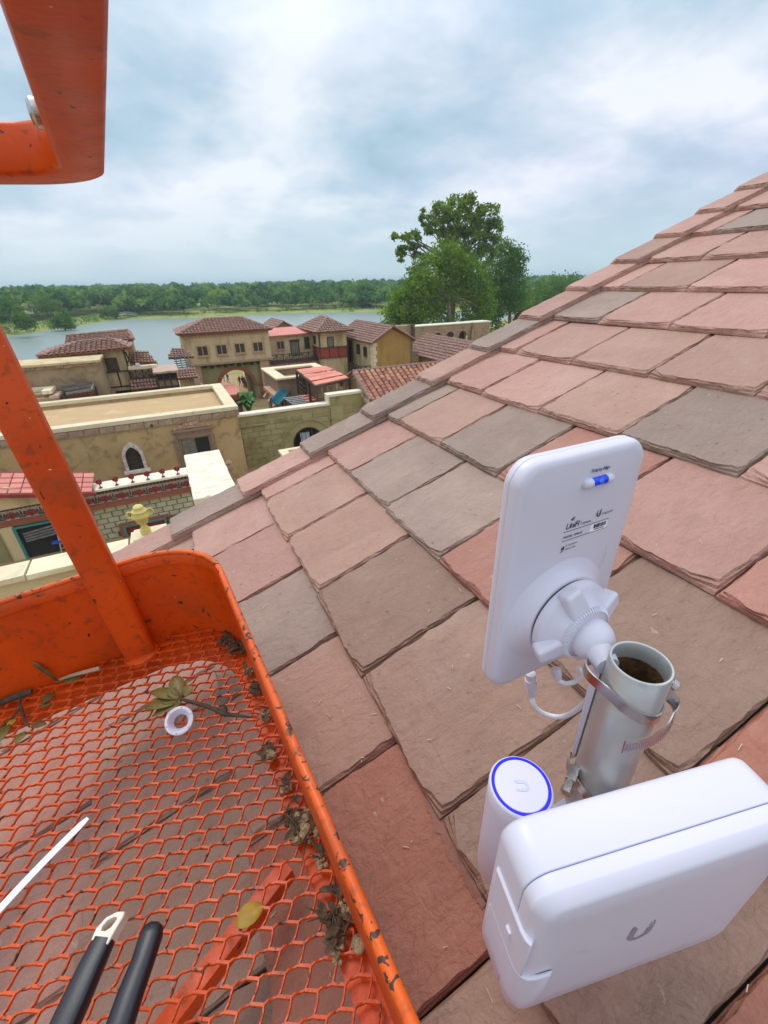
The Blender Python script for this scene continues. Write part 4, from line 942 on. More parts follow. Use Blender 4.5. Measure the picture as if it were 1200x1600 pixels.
for y in (58.5, 61.5, 64.5, 67.5): arch_ring(MB(), 0, 0, 1, 1.2, 0, .1); b.box(24.0, 24.5, y, y + .5, GZ, -11.6)
b.build('balcony_post', M['carved_red'], t)

# ------------------------------------------------------------------ stone wall + tiled roof behind, arcade behind that
t = thing('tiled_shed', 'long brown tile roof in front of the arcade, ridge running away from the slate roof', 'building', (36, 57, GZ))
tiled_roof(t, [[(33.6, 63.4, -9.75), (33.6, 49.5, -9.75), (38.0, 49.5, -7.55), (38.0, 63.4, -7.55)], [(42.4, 49.5, -9.75), (42.4, 63.4, -9.75), (38.0, 63.4, -7.55), (38.0, 49.5, -7.55)]], [((38.0, 49.4, -7.55), (38.0, 63.4, -7.55))], sx=.62, sy=.6, r=.27, h=.17)
b = MB(); b.box(33.9, 42, 49.8, 63.2, GZ, -9.8); b.build('wall', M['stucco_gold'], t)
t = thing('stone_wall', 'short rough stone wall with a pale cap between ochre house and tile roof', 'wall', (31, 58, GZ))
b = MB(); b.box(28.95, 33.2, 57.2, 57.9, GZ, -8.85); b.build('wall', M['joint'], t)
block_course(t, WF(0, 57.2), 28.95, 33.2, -11.4, -8.87, .55, .36, 'stone', .07)
b = MB(); b.box(28.85, 31.2, 57.0, 58.5, -8.85, -8.68); b.build('coping', M['coping_white'], t)
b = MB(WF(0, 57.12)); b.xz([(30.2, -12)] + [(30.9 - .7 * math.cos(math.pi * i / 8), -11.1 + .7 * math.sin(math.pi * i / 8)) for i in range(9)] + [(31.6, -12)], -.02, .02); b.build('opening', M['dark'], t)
t = thing('arcade_wall', 'long brown wall with round arches and two small square windows before the trees', 'wall', (56, 85, GZ))
W = WF(0, 85)
def arcade(x0, x1, xs, r, zs):
    p = [(x0, GZ)]
    for x in xs: p += [(x - r, GZ)] + [(x - r * math.cos(math.pi * i / 10), zs + r * math.sin(math.pi * i / 10)) for i in range(11)] + [(x + r, GZ)]
    return p + [(x1, GZ), (x1, -8.45), (x0, -8.45)]
b = MB(W); b.xz(arcade(48.3, 62.9, [51.0, 54.0, 57.2, 60.5], 1.05, -10.9), 0, .8); b.build('wall', M['stucco_brown'], t)
b = MB(W)
for x in (51.0, 54.0, 57.2, 60.5): arch_ring(b, x, -10.9, 1.05, 1.35, -.12, .02, 12)
b.build('arch_moulding', M['stone'], t)
b = MB(W); b.box(48.4, 62.8, 2.4, 2.6, GZ, -8.5); b.build('back_wall', M['stucco_brown'], t)
b = MB(W); b.box(62.9, 67.5, -.5, 2.6, GZ, -8.45); b.build('end_bay', M['stucco_brown'], t)
b = MB(W); b.xz([(62.3, GZ), (63.3, GZ), (62.9, -9.2), (62.5, -9.2)], -.75, -.5); b.build('buttress', M['stucco_brown'], t)
b = MB(W); b.box(48.1, 62.9, -.15, 2.8, -8.45, -8.28); b.box(62.8, 67.7, -.65, 2.8, -8.44, -8.22); b.build('coping', M['coping_white'], t)
for x in (63.9, 66.1): window(t, WF(0, 84.5), x, -10.75, .6, .75, 'stone', 0, .16, .1, pane='stucco_brown')
b = MB(W); b.box(44.6, 48.3, .4, 2.6, GZ, -8.1); b.build('low_bay', M['stucco_brown'], t)
b = MB(W); b.box(47.6, 48.3, -.1, 2.6, GZ, -8.0); b.build('pier', M['timber'], t)
for x in (57.9, 61.3):
    p_ = thing('banner_post', 'pale post standing in an arcade arch ' + ('third from the tiled house' if x < 59 else 'beside the end bay'), 'post', (x, 84.6, GZ)); b = MB(); b.box(x - .12, x + .12, 84.5, 84.7, GZ, -10.9); b.build('post', M['coping_white'], p_)

# ------------------------------------------------------------------ orange tiled temple roof with pediment, tile by tile
t = thing('pediment_house', 'temple fronted house with orange barrel tile roof next to the slate roof edge', 'house', (17, 37, GZ))
yr, ye, zr, ze, xg = 38.4, 34.6, -7.3, -9.15, 15.6
b = MB(); b.box(15.75, 40, 34.9, 41.8, GZ, -9.3); b.build('wall', M['stucco_cream'], t)
b = MB(); slab(b, [(xg - .3, ye, ze), (40, ye, ze), (40, yr, zr), (xg - .3, yr, zr)], .14); slab(b, [(40, 42.2, ze), (xg - .3, 42.2, ze), (xg - .3, yr, zr), (40, yr, zr)], .14); rf = b.build('roof', M['redbrown'], t)
b = MB(); b.loops([[(15.7, 34.85, -9.3), (15.7, 41.95, -9.3), (15.7, 38.4, -7.5)], [(15.9, 34.85, -9.3), (15.9, 41.95, -9.3), (15.9, 38.4, -7.5)]]); pd = b.build('pediment', M['stucco_cream'], t)
b = MB()
for (a, c) in (((15.55, 34.7, -9.2), (15.55, 38.4, -7.42)), ((15.55, 42.1, -9.2), (15.55, 38.4, -7.42))): b.beam(a, c, .34, .16); b.beam((a[0] + .1, a[1] + .3, a[2] - .12), (c[0] + .1, c[1], c[2] - .3), .14, .14)
b.beam((15.6, 34.6, -9.35), (15.6, 42.1, -9.35), .36, .2); b.beam((15.62, 34.7, -9.62), (15.62, 42.1, -9.62), .2, .22); b.build('moulding', M['coping'], t)
b = MB(); b.tube([(15.6, 35.3, GZ), (15.6, 35.3, -10.1)], .32, 14); b.box(15.2, 16.0, 34.9, 35.7, -10.1, -9.75); b.build('column', M['stucco_cream'], t)
b = MB(); b.tube([(15.6, 37.1, GZ), (15.6, 37.1, -10.1)], .32, 14); b.box(15.2, 16.0, 36.7, 37.5, -10.1, -9.75); b.build('column', M['stucco_cream'], t)
F_ = roof_frame((xg, ye, ze), (40, ye, ze), (0, yr - ye, zr - ze)); T = tile_geo(.56, .24, .15, 6); tm = T.mesh('roof_tile'); tm.materials.append(M['tile_o'])
rl = wloc(rf); rot = F_.to_euler(); o = Vector((xg - .05, ye - .1, ze)); rest = MB(); rows = 9; L_ = math.hypot(yr - ye, zr - ze) / rows
for i in range(42):
    for j in range(rows):
        w = o + F_ @ Vector((i * .55 + random.uniform(-.03, .03), j * L_ + random.uniform(-.03, .03), .03))
        if i < 32: piece('roof_tile', tm, rf, w - rl, (rot[0] + random.uniform(-.02, .02), rot[1], rot[2] + random.uniform(-.03, .03)))
        else:
            bb = len(rest.v); rest.v.extend([tuple(w + F_ @ Vector(v)) for v in T.v]); rest.f.extend([tuple(bb + k for k in f) for f in T.f])
tag(rest.build('roof_tiles', M['tile_d'], rf), kind='stuff')
ridge = MB(); ridge_tiles(ridge, (xg - .3, yr, zr + .02), (34, yr, zr + .02), .22, .5); ridge.build('ridge_tiles', M['tile_d'], rf)
ridge = MB(); ridge_tiles(ridge, (xg - .25, ye, ze + .05), (xg - .25, yr, zr + .05), .2, .5); ridge.build('verge_tiles', M['tile_d'], rf); ridge = MB(); ridge_tiles(ridge, (xg - .25, 42.2, ze + .05), (xg - .25, yr, zr + .05), .2, .5); ridge.build('verge_tiles', M['tile_d'], rf)

# ------------------------------------------------------------------ parapet roof + pergola in the square
t = thing('parapet_house', 'small flat roofed house with cream parapet rim behind the pink boarded pergola', 'house', (12, 46, GZ))
b = MB(); b.box(10.0, 16.4, 46.4, 47.0, GZ, -8.8); b.box(10.0, 10.6, 47, 52.6, GZ, -8.8); b.box(15.8, 16.4, 47, 52.6, GZ, -8.8); b.box(10.0, 16.4, 52.6, 53.2, GZ, -8.8); b.build('wall', M['carved'], t)
b = MB(); b.box(10.6, 15.8, 47, 52.6, -9.7, -9.5); b.build('roof', M['roofdeck'], t)
b = MB(); b.box(9.8, 16.5, 46.1, 46.9, -8.8, -8.6); b.box(9.8, 11.0, 46.9, 52.4, -8.8, -8.6); b.box(15.5, 16.5, 46.9, 52.4, -8.8, -8.6); b.box(9.8, 16.5, 52.4, 53.7, -8.8, -8.6); b.build('parapet_cap', M['coping'], t, bevel=.04)
for k in range(3):
    b = MB(); y = 45.6 + k * 2.3; b.beam((9.9, y, -10.4), (9.0, y - .4, -11.2), .28, .28); b.build('bracket', M['carved_red'], t)
b = MB(); b.box(9.3, 10.0, 45.5, 51, -10.5, -10.2); b.build('ledge', M['carved_red'], t)
t = thing('pergola', 'dark timber pergola roofed with pink boards in the square', 'pergola', (14, 44, GZ))
P4 = [Vector(p) * .945 for p in ((12.72, 48.66, -8.3), (16.28, 49.27, -8.3), (15.99, 41.11, -8.3), (11.99, 39.5, -8.3))]
for k in range(5):
    f0, f1 = k / 5 + .015, (k + 1) / 5 - .02; b = MB(); q = [P4[3].lerp(P4[0], f0), P4[2].lerp(P4[1], f0), P4[2].lerp(P4[1], f1), P4[3].lerp(P4[0], f1)]
    q = [p + Vector((0, 0, .05 * (k % 2))) for p in q]; slab(b, q, .06); b.build('roof_board', M['pinkboard'], t)
b = MB()
for a, c in ((0, 3), (1, 2), (3, 2), (0, 1)): b.beam(P4[a] - Vector((0, 0, .16)), P4[c] - Vector((0, 0, .16)), .14, .2)
b.build('beam', M['timber'], t)
for i, f in enumerate((0, .33, .66, 1)):
    b = MB(); p = P4[0].lerp(P4[3], f); b.beam((p.x, p.y, GZ), (p.x, p.y, -8.0), .2); b.build('post', M['timber'], t)
for f in (0, 1):
    b = MB(); p = P4[1].lerp(P4[2], f); b.beam((p.x, p.y, GZ), (p.x, p.y, -8.0), .2); b.build('post', M['timber'], t)
b = MB()
for i in range(9):
    p = P4[0].lerp(P4[3], .05 + i * .045) ; b.beam((p.x + .15, p.y, -12), (p.x + .15, p.y, -8.3), .06)
for k in range(6): b.beam((11.95, 45.6, -8.9 - k * .45), (11.7, 42.1, -8.9 - k * .45), .06)
b.build('lattice', M['timber'], t)
b = MB(); q0, q1 = P4[3], P4[2]
for k in range(7):
    p = q0.lerp(q1, k / 6); b.beam((p.x, p.y + .1, -10.0), (p.x, p.y + .1, -8.1), .1)
b.beam((q0.x, q0.y + .1, -9.95), (q1.x, q1.y + .1, -9.95), .12); b.beam((q0.x, q0.y + .1, -9.0), (q1.x, q1.y + .1, -9.0), .1)
for k in range(6):
    p = q0.lerp(q1, (k + .5) / 6); arch_ring(b, p.x, -9.0, .2, .28, p.y + .05, p.y + .12, 8)
b.build('screen', M['lattice'], t)
a = thing('awning_frame', 'slatted grey awning with pink boards beside the pergola', 'awning', (11, 45, GZ))
for k in range(7):
    b = MB(); y = 42.0 - k * .42; b.box(9.4 + .08 * k, 11.2 + .08 * k, y - .14, y + .14, -9.75 - .06 * k, -9.69 - .06 * k); b.build('slat', M['fabricstripe'], a)
for k in range(3):
    b = MB(); y = 42.2 - k * .8; b.box(11.0 + .1 * k, 12.1 + .1 * k, y - .3, y + .3, -9.8 - .06 * k, -9.74 - .06 * k); b.build('board', M['pinkboard'], a)
b = MB()
for x, y in ((9.6, 39.2), (12.4, 40.0), (9.6, 42.2), (12.4, 42.4)): b.beam((x, y, GZ), (x, y, -9.9), .14)
b.build('post', M['timber'], a)
a = thing('cloth_awning', 'teal cloth awning hanging over a stall in the square', 'awning', (10, 46, GZ))
b = MB(); N_ = 8; Q4 = [Vector(pp(*q)) for q in ((438, 605, 46), (453, 611, 46), (434, 633, 43.5), (422, 622, 43.5))]
G = [[tuple(Q4[0].lerp(Q4[1], i / N_).lerp(Q4[3].lerp(Q4[2], i / N_), j / N_) - Vector((0, 0, .22 * math.sin(math.pi * i / N_) + .12 * math.sin(math.pi * j / N_)))) for i in range(N_ + 1)] for j in range(N_ + 1)]
b.loops(G, False, False, closed=False); o_ = b.build('cloth', M['tealcloth'], a, smooth=True); sm = o_.modifiers.new('thick', 'SOLIDIFY'); sm.thickness = .04
b = MB()
for q in Q4: b.beam((q.x, q.y, GZ), (q.x, q.y, q.z), .1)
b.build('post', M['timber'], a)
b = MB(); b.lathe([(.3, 0), (.42, .5), (.36, .75), (.42, .8), (.38, .8), (.3, .6)], (12.6, 41.5, -13.0), 14); b.box(12.2, 13.0, 41.1, 41.9, GZ, -13); tag(b.build('clay_pot', M['coping']), 'pale clay pot on a block in front of the pergola posts', 'pot')
b = MB(); b.box(11.2, 15.4, 38.0, 40.9, GZ, -13.3); tag(b.build('stone_platform', M['roofdeck']), 'tan platform under the pergola posts', 'platform')
t = thing('market_stall', 'narrow timber stall with a pink tile top by the gate arch', 'stall', (6.4, 55, GZ))
b = MB(); slab(b, [(5.6, 53.4, -11.2), (7.05, 53.3, -11.2), (7.2, 58.4, -11.0), (5.8, 58.5, -11.0)], .12); b.build('roof', M['pinktile'], t)
b = MB(); b.box(5.55, 7.05, 53.2, 53.4, -11.85, -11.3); b.build('fascia', M['redbrown'], t)
b = MB(); b.box(5.75, 6.9, 53.6, 57.5, GZ, -11.9); b.build('wall', M['lattice'], t)
b = MB()
for x in (5.7, 6.25, 6.85): b.box(x, x + .12, 53.45, 53.6, GZ, -11.85)
for z in (-13.4, -12.6): b.box(5.7, 6.97, 53.42, 53.6, z, z + .12)
b.build('timber_frame', M['timber'], t)
# palm in the square
t = thing('palm_plant', 'small green palm in the square in front of the gate arch', 'plant', (7.9, 52.4, GZ))
b = MB(); b.tube([(7.5, 52.4, GZ), (7.5, 52.4, -13.4)], .3, 8); b.build('trunk', M['trunk'], t)
rg = random.Random(4)
for k in range(20):
    a = 2 * math.pi * k / 20 + rg.uniform(-.2, .2); L_ = rg.uniform(.9, 1.7); up = rg.uniform(1.2, 2.6); b = MB(); rows_ = []
    for i in range(8):
        s = i / 7; r = L_ * s; z = -13.3 + up * math.sin(s * 2.2) * 1.0 ; w = .26 * math.sin(math.pi * min(1, .12 + s * .88)) + .02
        c = Vector((7.5 + r * math.cos(a), 52.4 + r * math.sin(a), z)); n_ = Vector((-math.sin(a), math.cos(a), 0)) * w
        rows_.append([c - n_ - Vector((0, 0, w * .5)), c, c + n_ - Vector((0, 0, w * .5))])
    b.loops(rows_, False, False, closed=False); b.build('frond', M['palm'], t)
b = MB(); b.lathe([(.35, 0), (.5, .4), (.52, .5)], (7.1, 51.4, GZ), 12); tag(b.build('plant_pot', M['palm']), 'green tub below the palm in the square', 'pot')

# ------------------------------------------------------------------ left-hand houses
t = thing('timbered_house', 'plastered timber framed house with double hipped tile roof by the lake', 'house', (-5.5, 52, GZ))
b = MB(); b.box(-10.3, -3.35, 50.4, 56, GZ, -5.3); b.build('wall', M['stucco_cream'], t)
b = MB(); b.box(-8.2, -2.75, 54, 58, GZ, -4.75); b.build('rear_wall', M['stucco'], t)
tiled_roof(t, [[(-10.2, 49.7, -5.25), (-2.75, 49.7, -5.05), (-4.2, 52.4, -4.45), (-7.2, 52.4, -4.5)], [(-10.2, 55.5, -5.25), (-10.2, 49.7, -5.25), (-7.2, 52.4, -4.5), (-7.2, 52.5, -4.5)], [(-2.75, 49.7, -5.05), (-2.75, 55.5, -5.05), (-4.2, 52.5, -4.45), (-4.2, 52.4, -4.45)]],
           [((-7.2, 52.4, -4.5), (-4.2, 52.4, -4.45)), ((-10.2, 49.7, -5.25), (-7.2, 52.4, -4.5)), ((-2.75, 49.7, -5.05), (-4.2, 52.4, -4.45))])
tiled_roof(t, [[(-8.5, 53.6, -4.75), (-2.5, 53.6, -4.7), (-2.85, 56, -3.95), (-8.3, 56, -4.15)]], [((-8.3, 56, -4.15), (-2.85, 56, -3.95)), ((-2.5, 53.6, -4.7), (-2.85, 56, -3.95))])
W = WF(0, 50.4)
window(t, W, -4.72, -6.95, .75, .95, 'timber', 0, .14)
b = MB(W)
for x in (-5.5, -3.45): b.box(x - .07, x + .07, -.07, 0, -8.6, -5.3)
b.box(-4.55, -4.41, -.07, 0, -8.6, -7.15)
for z in (-8.62, -7.2): b.box(-5.5, -3.4, -.075, 0, z, z + .12)
b.build('timber_frame', M['timber'], t)
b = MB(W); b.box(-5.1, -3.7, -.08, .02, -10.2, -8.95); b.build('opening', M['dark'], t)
b = MB(); b.beam((-3.3, 50.3, -5.4), (-3.1, 50.3, -7.0), .12, .12); b.beam((-3.35, 50.2, -6.4), (-2.9, 50.2, -5.4), .1, .1); b.build('bracket', M['timber'], t)
sh = MB(); sh.box(-6.35, -5.55, 49.7, 49.85, -8.4, -6.0)
for k in range(5): sh.box(-6.35, -5.55, 49.62, 49.72, -8.3 + k * .5, -8.2 + k * .5)
sh.build('shutter', M['timber_grey'], t)
t = thing('terrace_block', 'long flat topped brown block between the orange post and the timbered house', 'building', (-8, 47, GZ))
b = MB(); b.box(-14.5, -5.35, 46.2, 49.6, GZ, -5.62); b.build('wall', M['stucco_brown'], t)
b = MB(); b.box(-14.7, -5.15, 45.9, 49.9, -5.62, -5.42); b.build('coping', M['stucco_cream'], t, bevel=.03)
stones_along(t, WF(0, 46.2), -14.6, -5.2, -.16, 0, -5.85, -5.62, 14, 'stone', 'band_stone', .05)
t = thing('stepped_parapet', 'pale L shaped parapet walls around low flat roofs near the orange post', 'parapet', (-10, 50, GZ))
b = MB(); b.box(-15, -8.9, 44.2, 46.0, GZ, -7.5); b.build('wall', M['stucco_brown'], t)
b = MB(); b.box(-9.6, -8.95, 41.6 + 2.3, 46.0, -7.5, -7.2); b.box(-15, -9.6, 45.5, 46.0, -7.5, -7.2); b.build('rim', M['coping'], t, bevel=.03)
b = MB(); b.box(-15, -8.6, 43.75, 44.2, GZ, -7.75); b.build('front_wall', M['stucco_brown'], t)
b = MB(); b.box(-9.2, -8.55, 43.7, 45.6, -7.85, -7.62); b.build('front_rim', M['flatstone'], t, bevel=.03)
t = thing('yard_pergola', 'bare grey timber frame over the yard beside the timbered house', 'frame', (-7.2, 45.5, GZ))
zt = -7.35
for a, c in (((-8.55, 45.9, zt), (-6.1, 45.9, zt + .12)), ((-8.3, 44.9, zt - .1), (-6.1, 44.9, zt)), ((-8.2, 44.1, zt - .3), (-6.15, 44.1, zt - .15)), ((-6.1, 46.0, zt + .1), (-6.15, 44.0, zt - .15))):
    b = MB(); b.beam(a, c, .14, .16); b.build('beam', M['timber_grey'], t)
for x, y in ((-8.45, 45.9), (-6.1, 45.9), (-8.15, 44.1), (-6.15, 44.05)):
    b = MB(); b.beam((x, y, GZ), (x, y, zt - .2), .14); b.build('post', M['timber'], t)
b = MB()
for k in range(6): b.box(-8.2 + k * .36, -7.98 + k * .36, 46.0, 46.1, -9.2, -8.0 + .1 * (k % 2))
b.build('board', M['redbrown'], t)
t = thing('balcony_house', 'low plastered house with crossed balcony rail above a short tile awning', 'house', (-2.3, 51, GZ))
b = MB(); b.box(-3.3, -.9, 50.9, 56, GZ, -7.0); b.build('wall', M['stucco_cream'], t)
b = MB(); b.box(-3.45, -1.0, 49.9, 50.5, -7.05, -6.75); b.build('ledge', M['coping'], t)
x_railing(t, WF(0, 50.0), -3.5, -1.15, -7.95, .95, 0, bays=4)
b = MB(); b.box(-3.6, -1.1, 49.8, 51, -8.1, -7.96); b.build('balcony_floor', M['timber'], t)
tiled_roof(t, [[(-3.65, 48.7, -8.75), (-1.35, 48.7, -8.75), (-1.2, 49.9, -8.0), (-3.6, 49.9, -8.0)]], [], sx=.3, r=.14)
b = MB(); b.box(-3.6, -1.4, 49.6, 49.8, GZ, -8.75); b.build('opening', M['dark'], t)
b = MB(); b.box(-2.75, -2.4, 49.95, 50.3, -6.72, -6.5); tag(b.build('white_box', M['plastic_grey']), 'small white box on the ledge above the crossed balcony rail', 'box')
tiled_roof(thing('lean_roof', 'low red tiled lean-to behind the crossed balcony', 'roof', (-1.8, 55, -8)), [[(-2.9, 52.5, -6.75), (-.9, 52.5, -6.95), (-1.6, 54.5, -6.0), (-2.9, 54.5, -5.9)]], [], sx=.3, r=.14)
t = thing('kiosk', 'tall narrow kiosk with flat pinkish top and dark lattice front', 'kiosk', (-.2, 48, GZ))
KM = Matrix.Translation((0, 4.9, -.7))
b = MB(KM); rough_block(b, -1.35, .86, 42.1, 46.1, -6.5, -6.3, 8, .05); b.build('roof', M['flatstone'], t)
b = MB(KM); b.box(-1.15, .6, 42.6, 45.8, GZ, -6.5); b.build('wall', M['lattice'], t)
b = MB(KM)
for x in (-1.2, -.62, -.06, .54): b.box(x, x + .13, 42.45, 42.6, -10, -6.5)
for z in (-6.62, -7.2, -7.85, -8.5): b.box(-1.2, .67, 42.44, 42.6, z, z + .12)
b.build('timber_frame', M['timber'], t)
b = MB(KM); b.box(-1.07, .54, 42.55, 42.598, -7.2, -6.62); b.build('opening', M['dark'], t)
t = thing('trellis_roof', 'weathered trellis and short tile roof between the kiosk and the gatehouse', 'building', (1.8, 53, GZ))
b = MB(); b.box(.9, 3.0, 54.2, 57, GZ, -9.1); b.build('wall', M['stucco_cream'], t)
tiled_roof(t, [[(.75, 53.6, -8.95), (2.9, 53.6, -8.95), (2.7, 55.2, -8.2), (.9, 55.2, -8.2)]], [], sx=.3, r=.14)
b = MB()
for k in range(6): b.beam((.8, 55.4 + .1 * k, -8.05 + k * .22), (2.6 - .15 * k, 55.4 + .1 * k, -8.0 + k * .22), .12, .1)
for k in range(4): b.beam((1.0 + .5 * k, 55.3, -8.2), (1.05 + .45 * k, 55.9, -6.8), .09)
b.build('trellis', M['timber_grey'], t)
tiled_roof(t, [[(.3, 56.5, -7.1), (3.0, 56.5, -7.2), (2.4, 58.5, -6.5), (.9, 58.5, -6.4)]], [((.9, 58.5, -6.4), (2.4, 58.5, -6.5))], m='tile_d', sx=.35, r=.16)
for x0, x1, z in ((2.3, 2.9, -9.0), (2.75, 3.2, -10.0)):
    b = MB(); b.box(x0, x1, 53.5, 56, GZ, z); b.build('stone_step', M['flatstone'], t)
# people under the arch: one continuous skinned body each
def person(x, y, z, h, rz, cloth, lab, robe=False, arm=.35):
    r = thing('person', lab, 'person', (x, y, z), rz); s = h / 1.75
    V = [(0, 0, .95), (0, 0, 1.2), (0, 0, 1.42), (0, -.01, 1.52), (0, -.02, 1.64), (.1, 0, .92), (.12, -.05, .5), (.12, .02, .06), (.13, -.12, .03), (-.1, 0, .92), (-.12, .06, .5), (-.13, .12, .06), (-.13, 0, .03),
         (.19, 0, 1.4), (.27, -.04, 1.12), (.25, -.22 * arm * 2, .92), (-.19, 0, 1.4), (-.27, .02, 1.12), (-.26, -.12, .9)]
    E_ = [(0, 1), (1, 2), (2, 3), (3, 4), (0, 5), (5, 6), (6, 7), (7, 8), (0, 9), (9, 10), (10, 11), (11, 12), (2, 13), (13, 14), (14, 15), (2, 16), (16, 17), (17, 18)]
    rad = [.15, .13, .15, .06, .105, .095, .07, .045, .035, .095, .07, .045, .035, .065, .05, .035, .065, .05, .035]
    if robe: rad[5] = rad[9] = .15; rad[6] = rad[10] = .16; rad[7] = rad[11] = .15
    me = bpy.data.meshes.new('body'); me.from_pydata([Vector(v) * s for v in V], E_, []); me.materials.append(M[cloth])
    o = bpy.data.objects.new('body', me); COL.objects.link(o); o.parent = r
    sk = o.modifiers.new('skin', 'SKIN'); me.skin_vertices.new(name='') if not me.skin_vertices else None
    for i, v in enumerate(me.skin_vertices[0].data): v.radius = (rad[i] * s, rad[i] * s * .85); v.use_root = (i == 0)
    o.modifiers.new('sub', 'SUBSURF').levels = 1
    b = MB(); b.ball((0, -.02 * s, 1.65 * s), .105 * s, 10, 7, (.85, 1, 1.15)); b.build('head', M['skin'], r, smooth=True, local=True)
    b = MB(); b.ball((0, .02 * s, 1.69 * s), .11 * s, 10, 7, (.9, 1, 1.0)); b.build('hair', M['dark'], r, smooth=True, local=True)
mc = {'cblack': (.015, .015, .017), 'cpurple': (.10, .08, .42), 'cred': (.35, .06, .05), 'cpink': (.5, .26, .22), 'cgrey': (.16, .17, .16)}
for k, v in mc.items(): M[k] = mat('cloth_' + k[1:], v, rough=.9)
ptsP = [(376, 604, 'cblack', 'person in black standing with an arm out beyond the gate arch', False), (357, 598, 'cpurple', 'person in a purple shirt just above the stall roof', False), (351, 596, 'cpink', 'person in pale pink beside the purple shirt', False),
        (381, 604, 'cblack', 'second dark figure close behind the one with an arm out', False), (384, 606, 'cred', 'person in a long red robe by the inner side of the arch', True), (388, 606, 'cblack', 'person in a black robe next to the red robe', True)]
for i, (px, py, c, lab, rb) in enumerate(ptsP):
    d = CF * 673.1 + CR * (px - 600) - CU * (py - 800); k = GZ / d.z; person(d.x * k, d.y * k, GZ, 1.62, .8 * i, c, lab, rb, .3 + .5 * (i == 0))
b = MB(); b.beam((11.5, 78, -13.0), (14.5, 74, -13.0), 1.2, .1)
for x, y in ((11.5, 78), (14.5, 74)): b.beam((x, y, GZ), (x, y, -13), .15)
tag(b.build('market_table', M['coping_white']), 'long white table behind the people through the arch', 'table')
b = MB(); b.face([(3, 84, GZ + .03), (18, 84, GZ + .03), (22, 96, GZ + .03), (4, 96, GZ + .03)]); tag(b.build('lawn', M['grass']), kind='structure')
# ================================================================== SLATE ROOF
H_ = 0.78; PHI = 0.37892; EX = 0.40762 * H_; E0 = -0.08466 * H_; SWD = 0.4075 * H_; EDGE = 2.16616 * H_
NV = Vector((-math.sin(PHI), 0, math.cos(PHI))); D2 = Vector((math.cos(PHI), 0, math.sin(PHI)))
roof = thing('slate_roof', 'pitched roof of large pink, tan and grey slates filling the right of the photo', 'roof', -NV * H_)
roof.rotation_euler = (0, -PHI, 0)
def RW(v, u, w=0): return -NV * H_ + D2 * v + Vector((0, u, 0)) + NV * w
def RX(px, py, off=0):      # roof coordinates of a ray
    d = (CF * 673.1 + CR * (px - 600) - CU * (py - 800)); t = -(H_ - off) / d.dot(NV); p = d * t; return p.dot(D2), p.y
TH = 0.020
def slate_mesh(w, L, seed, th=TH, n=22, rough=1.0):
    """tail at x=0, head at x=L, width w along y; chipped in layers along the tail and both sides"""
    rg = random.Random(seed); g = .0008
    def edge(k):                           # jagged inset profiles, one per layer
        a = [0] * (n + 1); c = rg.uniform(0, 40)
        for i in range(n + 1):
            f = mnoise.noise((i * .28 + c, k * 3.1, seed * .7)) + .6 * mnoise.noise((i * .9 + c, k * 1.3, seed))
            a[i] = f
        return a
    base_t = edge(0); base_l = edge(1); base_r = edge(2)
    corner_l = rg.choice([0, .004, .010, .018]) ; corner_r = rg.choice([.004, .008, .016, .026])
    rings = []
    for k, (z, m, amp) in enumerate(((-th, 0.0, .0012), (-th * .66, .0010, .0018), (-th * .62, .0030, .0028), (-th * .30, .0042, .0036), (-th * .25, .0062, .0050), (0, .0082, .0056))):
        nt, nl, nr = edge(10 + k), edge(20 + k), edge(30 + k); P = []
        for i in range(n + 1):             # tail, left to right (y from g to w-g)
            f = i / n; ins = m * (.85 + .5 * base_t[i]) + amp * nt[i] * rough + .0025 * base_t[i]
            cl = corner_l * max(0, 1 - f * 7) * (k / 5) + corner_r * max(0, 1 - (1 - f) * 7) * (k / 5)
            y0 = g + m * .9 + amp * .4; P.append((max(0, ins) + cl, y0 + (w - 2 * y0) * f, z))
        xl0, xr0 = P[0][0], P[-1][0]
        for i in range(1, n + 1):          # right side up to the head
            f = i / n; ins = m * (.9 + .5 * base_r[i]) + amp * nr[i] * rough; P.append((xr0 + (L - xr0) * f, w - g - max(0, ins), z))
        for i in range(0, n):              # head back, then the left side down
            f = 1 - i / n; ins = m * (.7 + .5 * base_l[i]) + amp * nl[i] * rough; P.append((xl0 + (L - xl0) * f, g + max(0, ins), z))
        rings.append(P)
    b = MB(); b.loops(rings, True, False); N0 = len(b.v); m0 = N0 - len(rings[-1]); b.v.append((L * .45, w * .5, 0)); k_ = len(rings[-1]); b.f.extend([(m0 + i, m0 + (i + 1) % k_, N0) for i in range(k_)]); me = b.mesh('slate'); return me
slate_cols = {  # row: colours from the verge inwards
    -6: 'prtpp', -5: 'ptprp', -4: 'rptpg', -3: 'ptrpp', -2: 'tpptbbb', -1: 'ppgtdbbd', 0: 'pttbbbd', 1: 'pggrbdbr', 2: 'gtgrprdbr', 3: 'pptgppt', 4: 'ppttppt', 5: 'gpptp', 6: 'ptppt', 7: 'ppptp', 8: 'pgppt', 9: 'pptp', 10: 'pptpp', 11: 'ptpgp', 12: 'ppgtp', 13: 'ptppp', 14: 'ppptp', 15: 'pppp'}
def seen(P, mar=70):
    ok = False
    xs = [proj(p) for p in P]; xs = [x for x in xs if x]
    if not xs: return False
    return max(x[0] for x in xs) > -mar and min(x[0] for x in xs) < 1200 + mar and max(x[1] for x in xs) > -mar and min(x[1] for x in xs) < 1600 + mar
cache = {}
LEN = EX + .09; tilt = math.atan2(TH + .0015, EX)
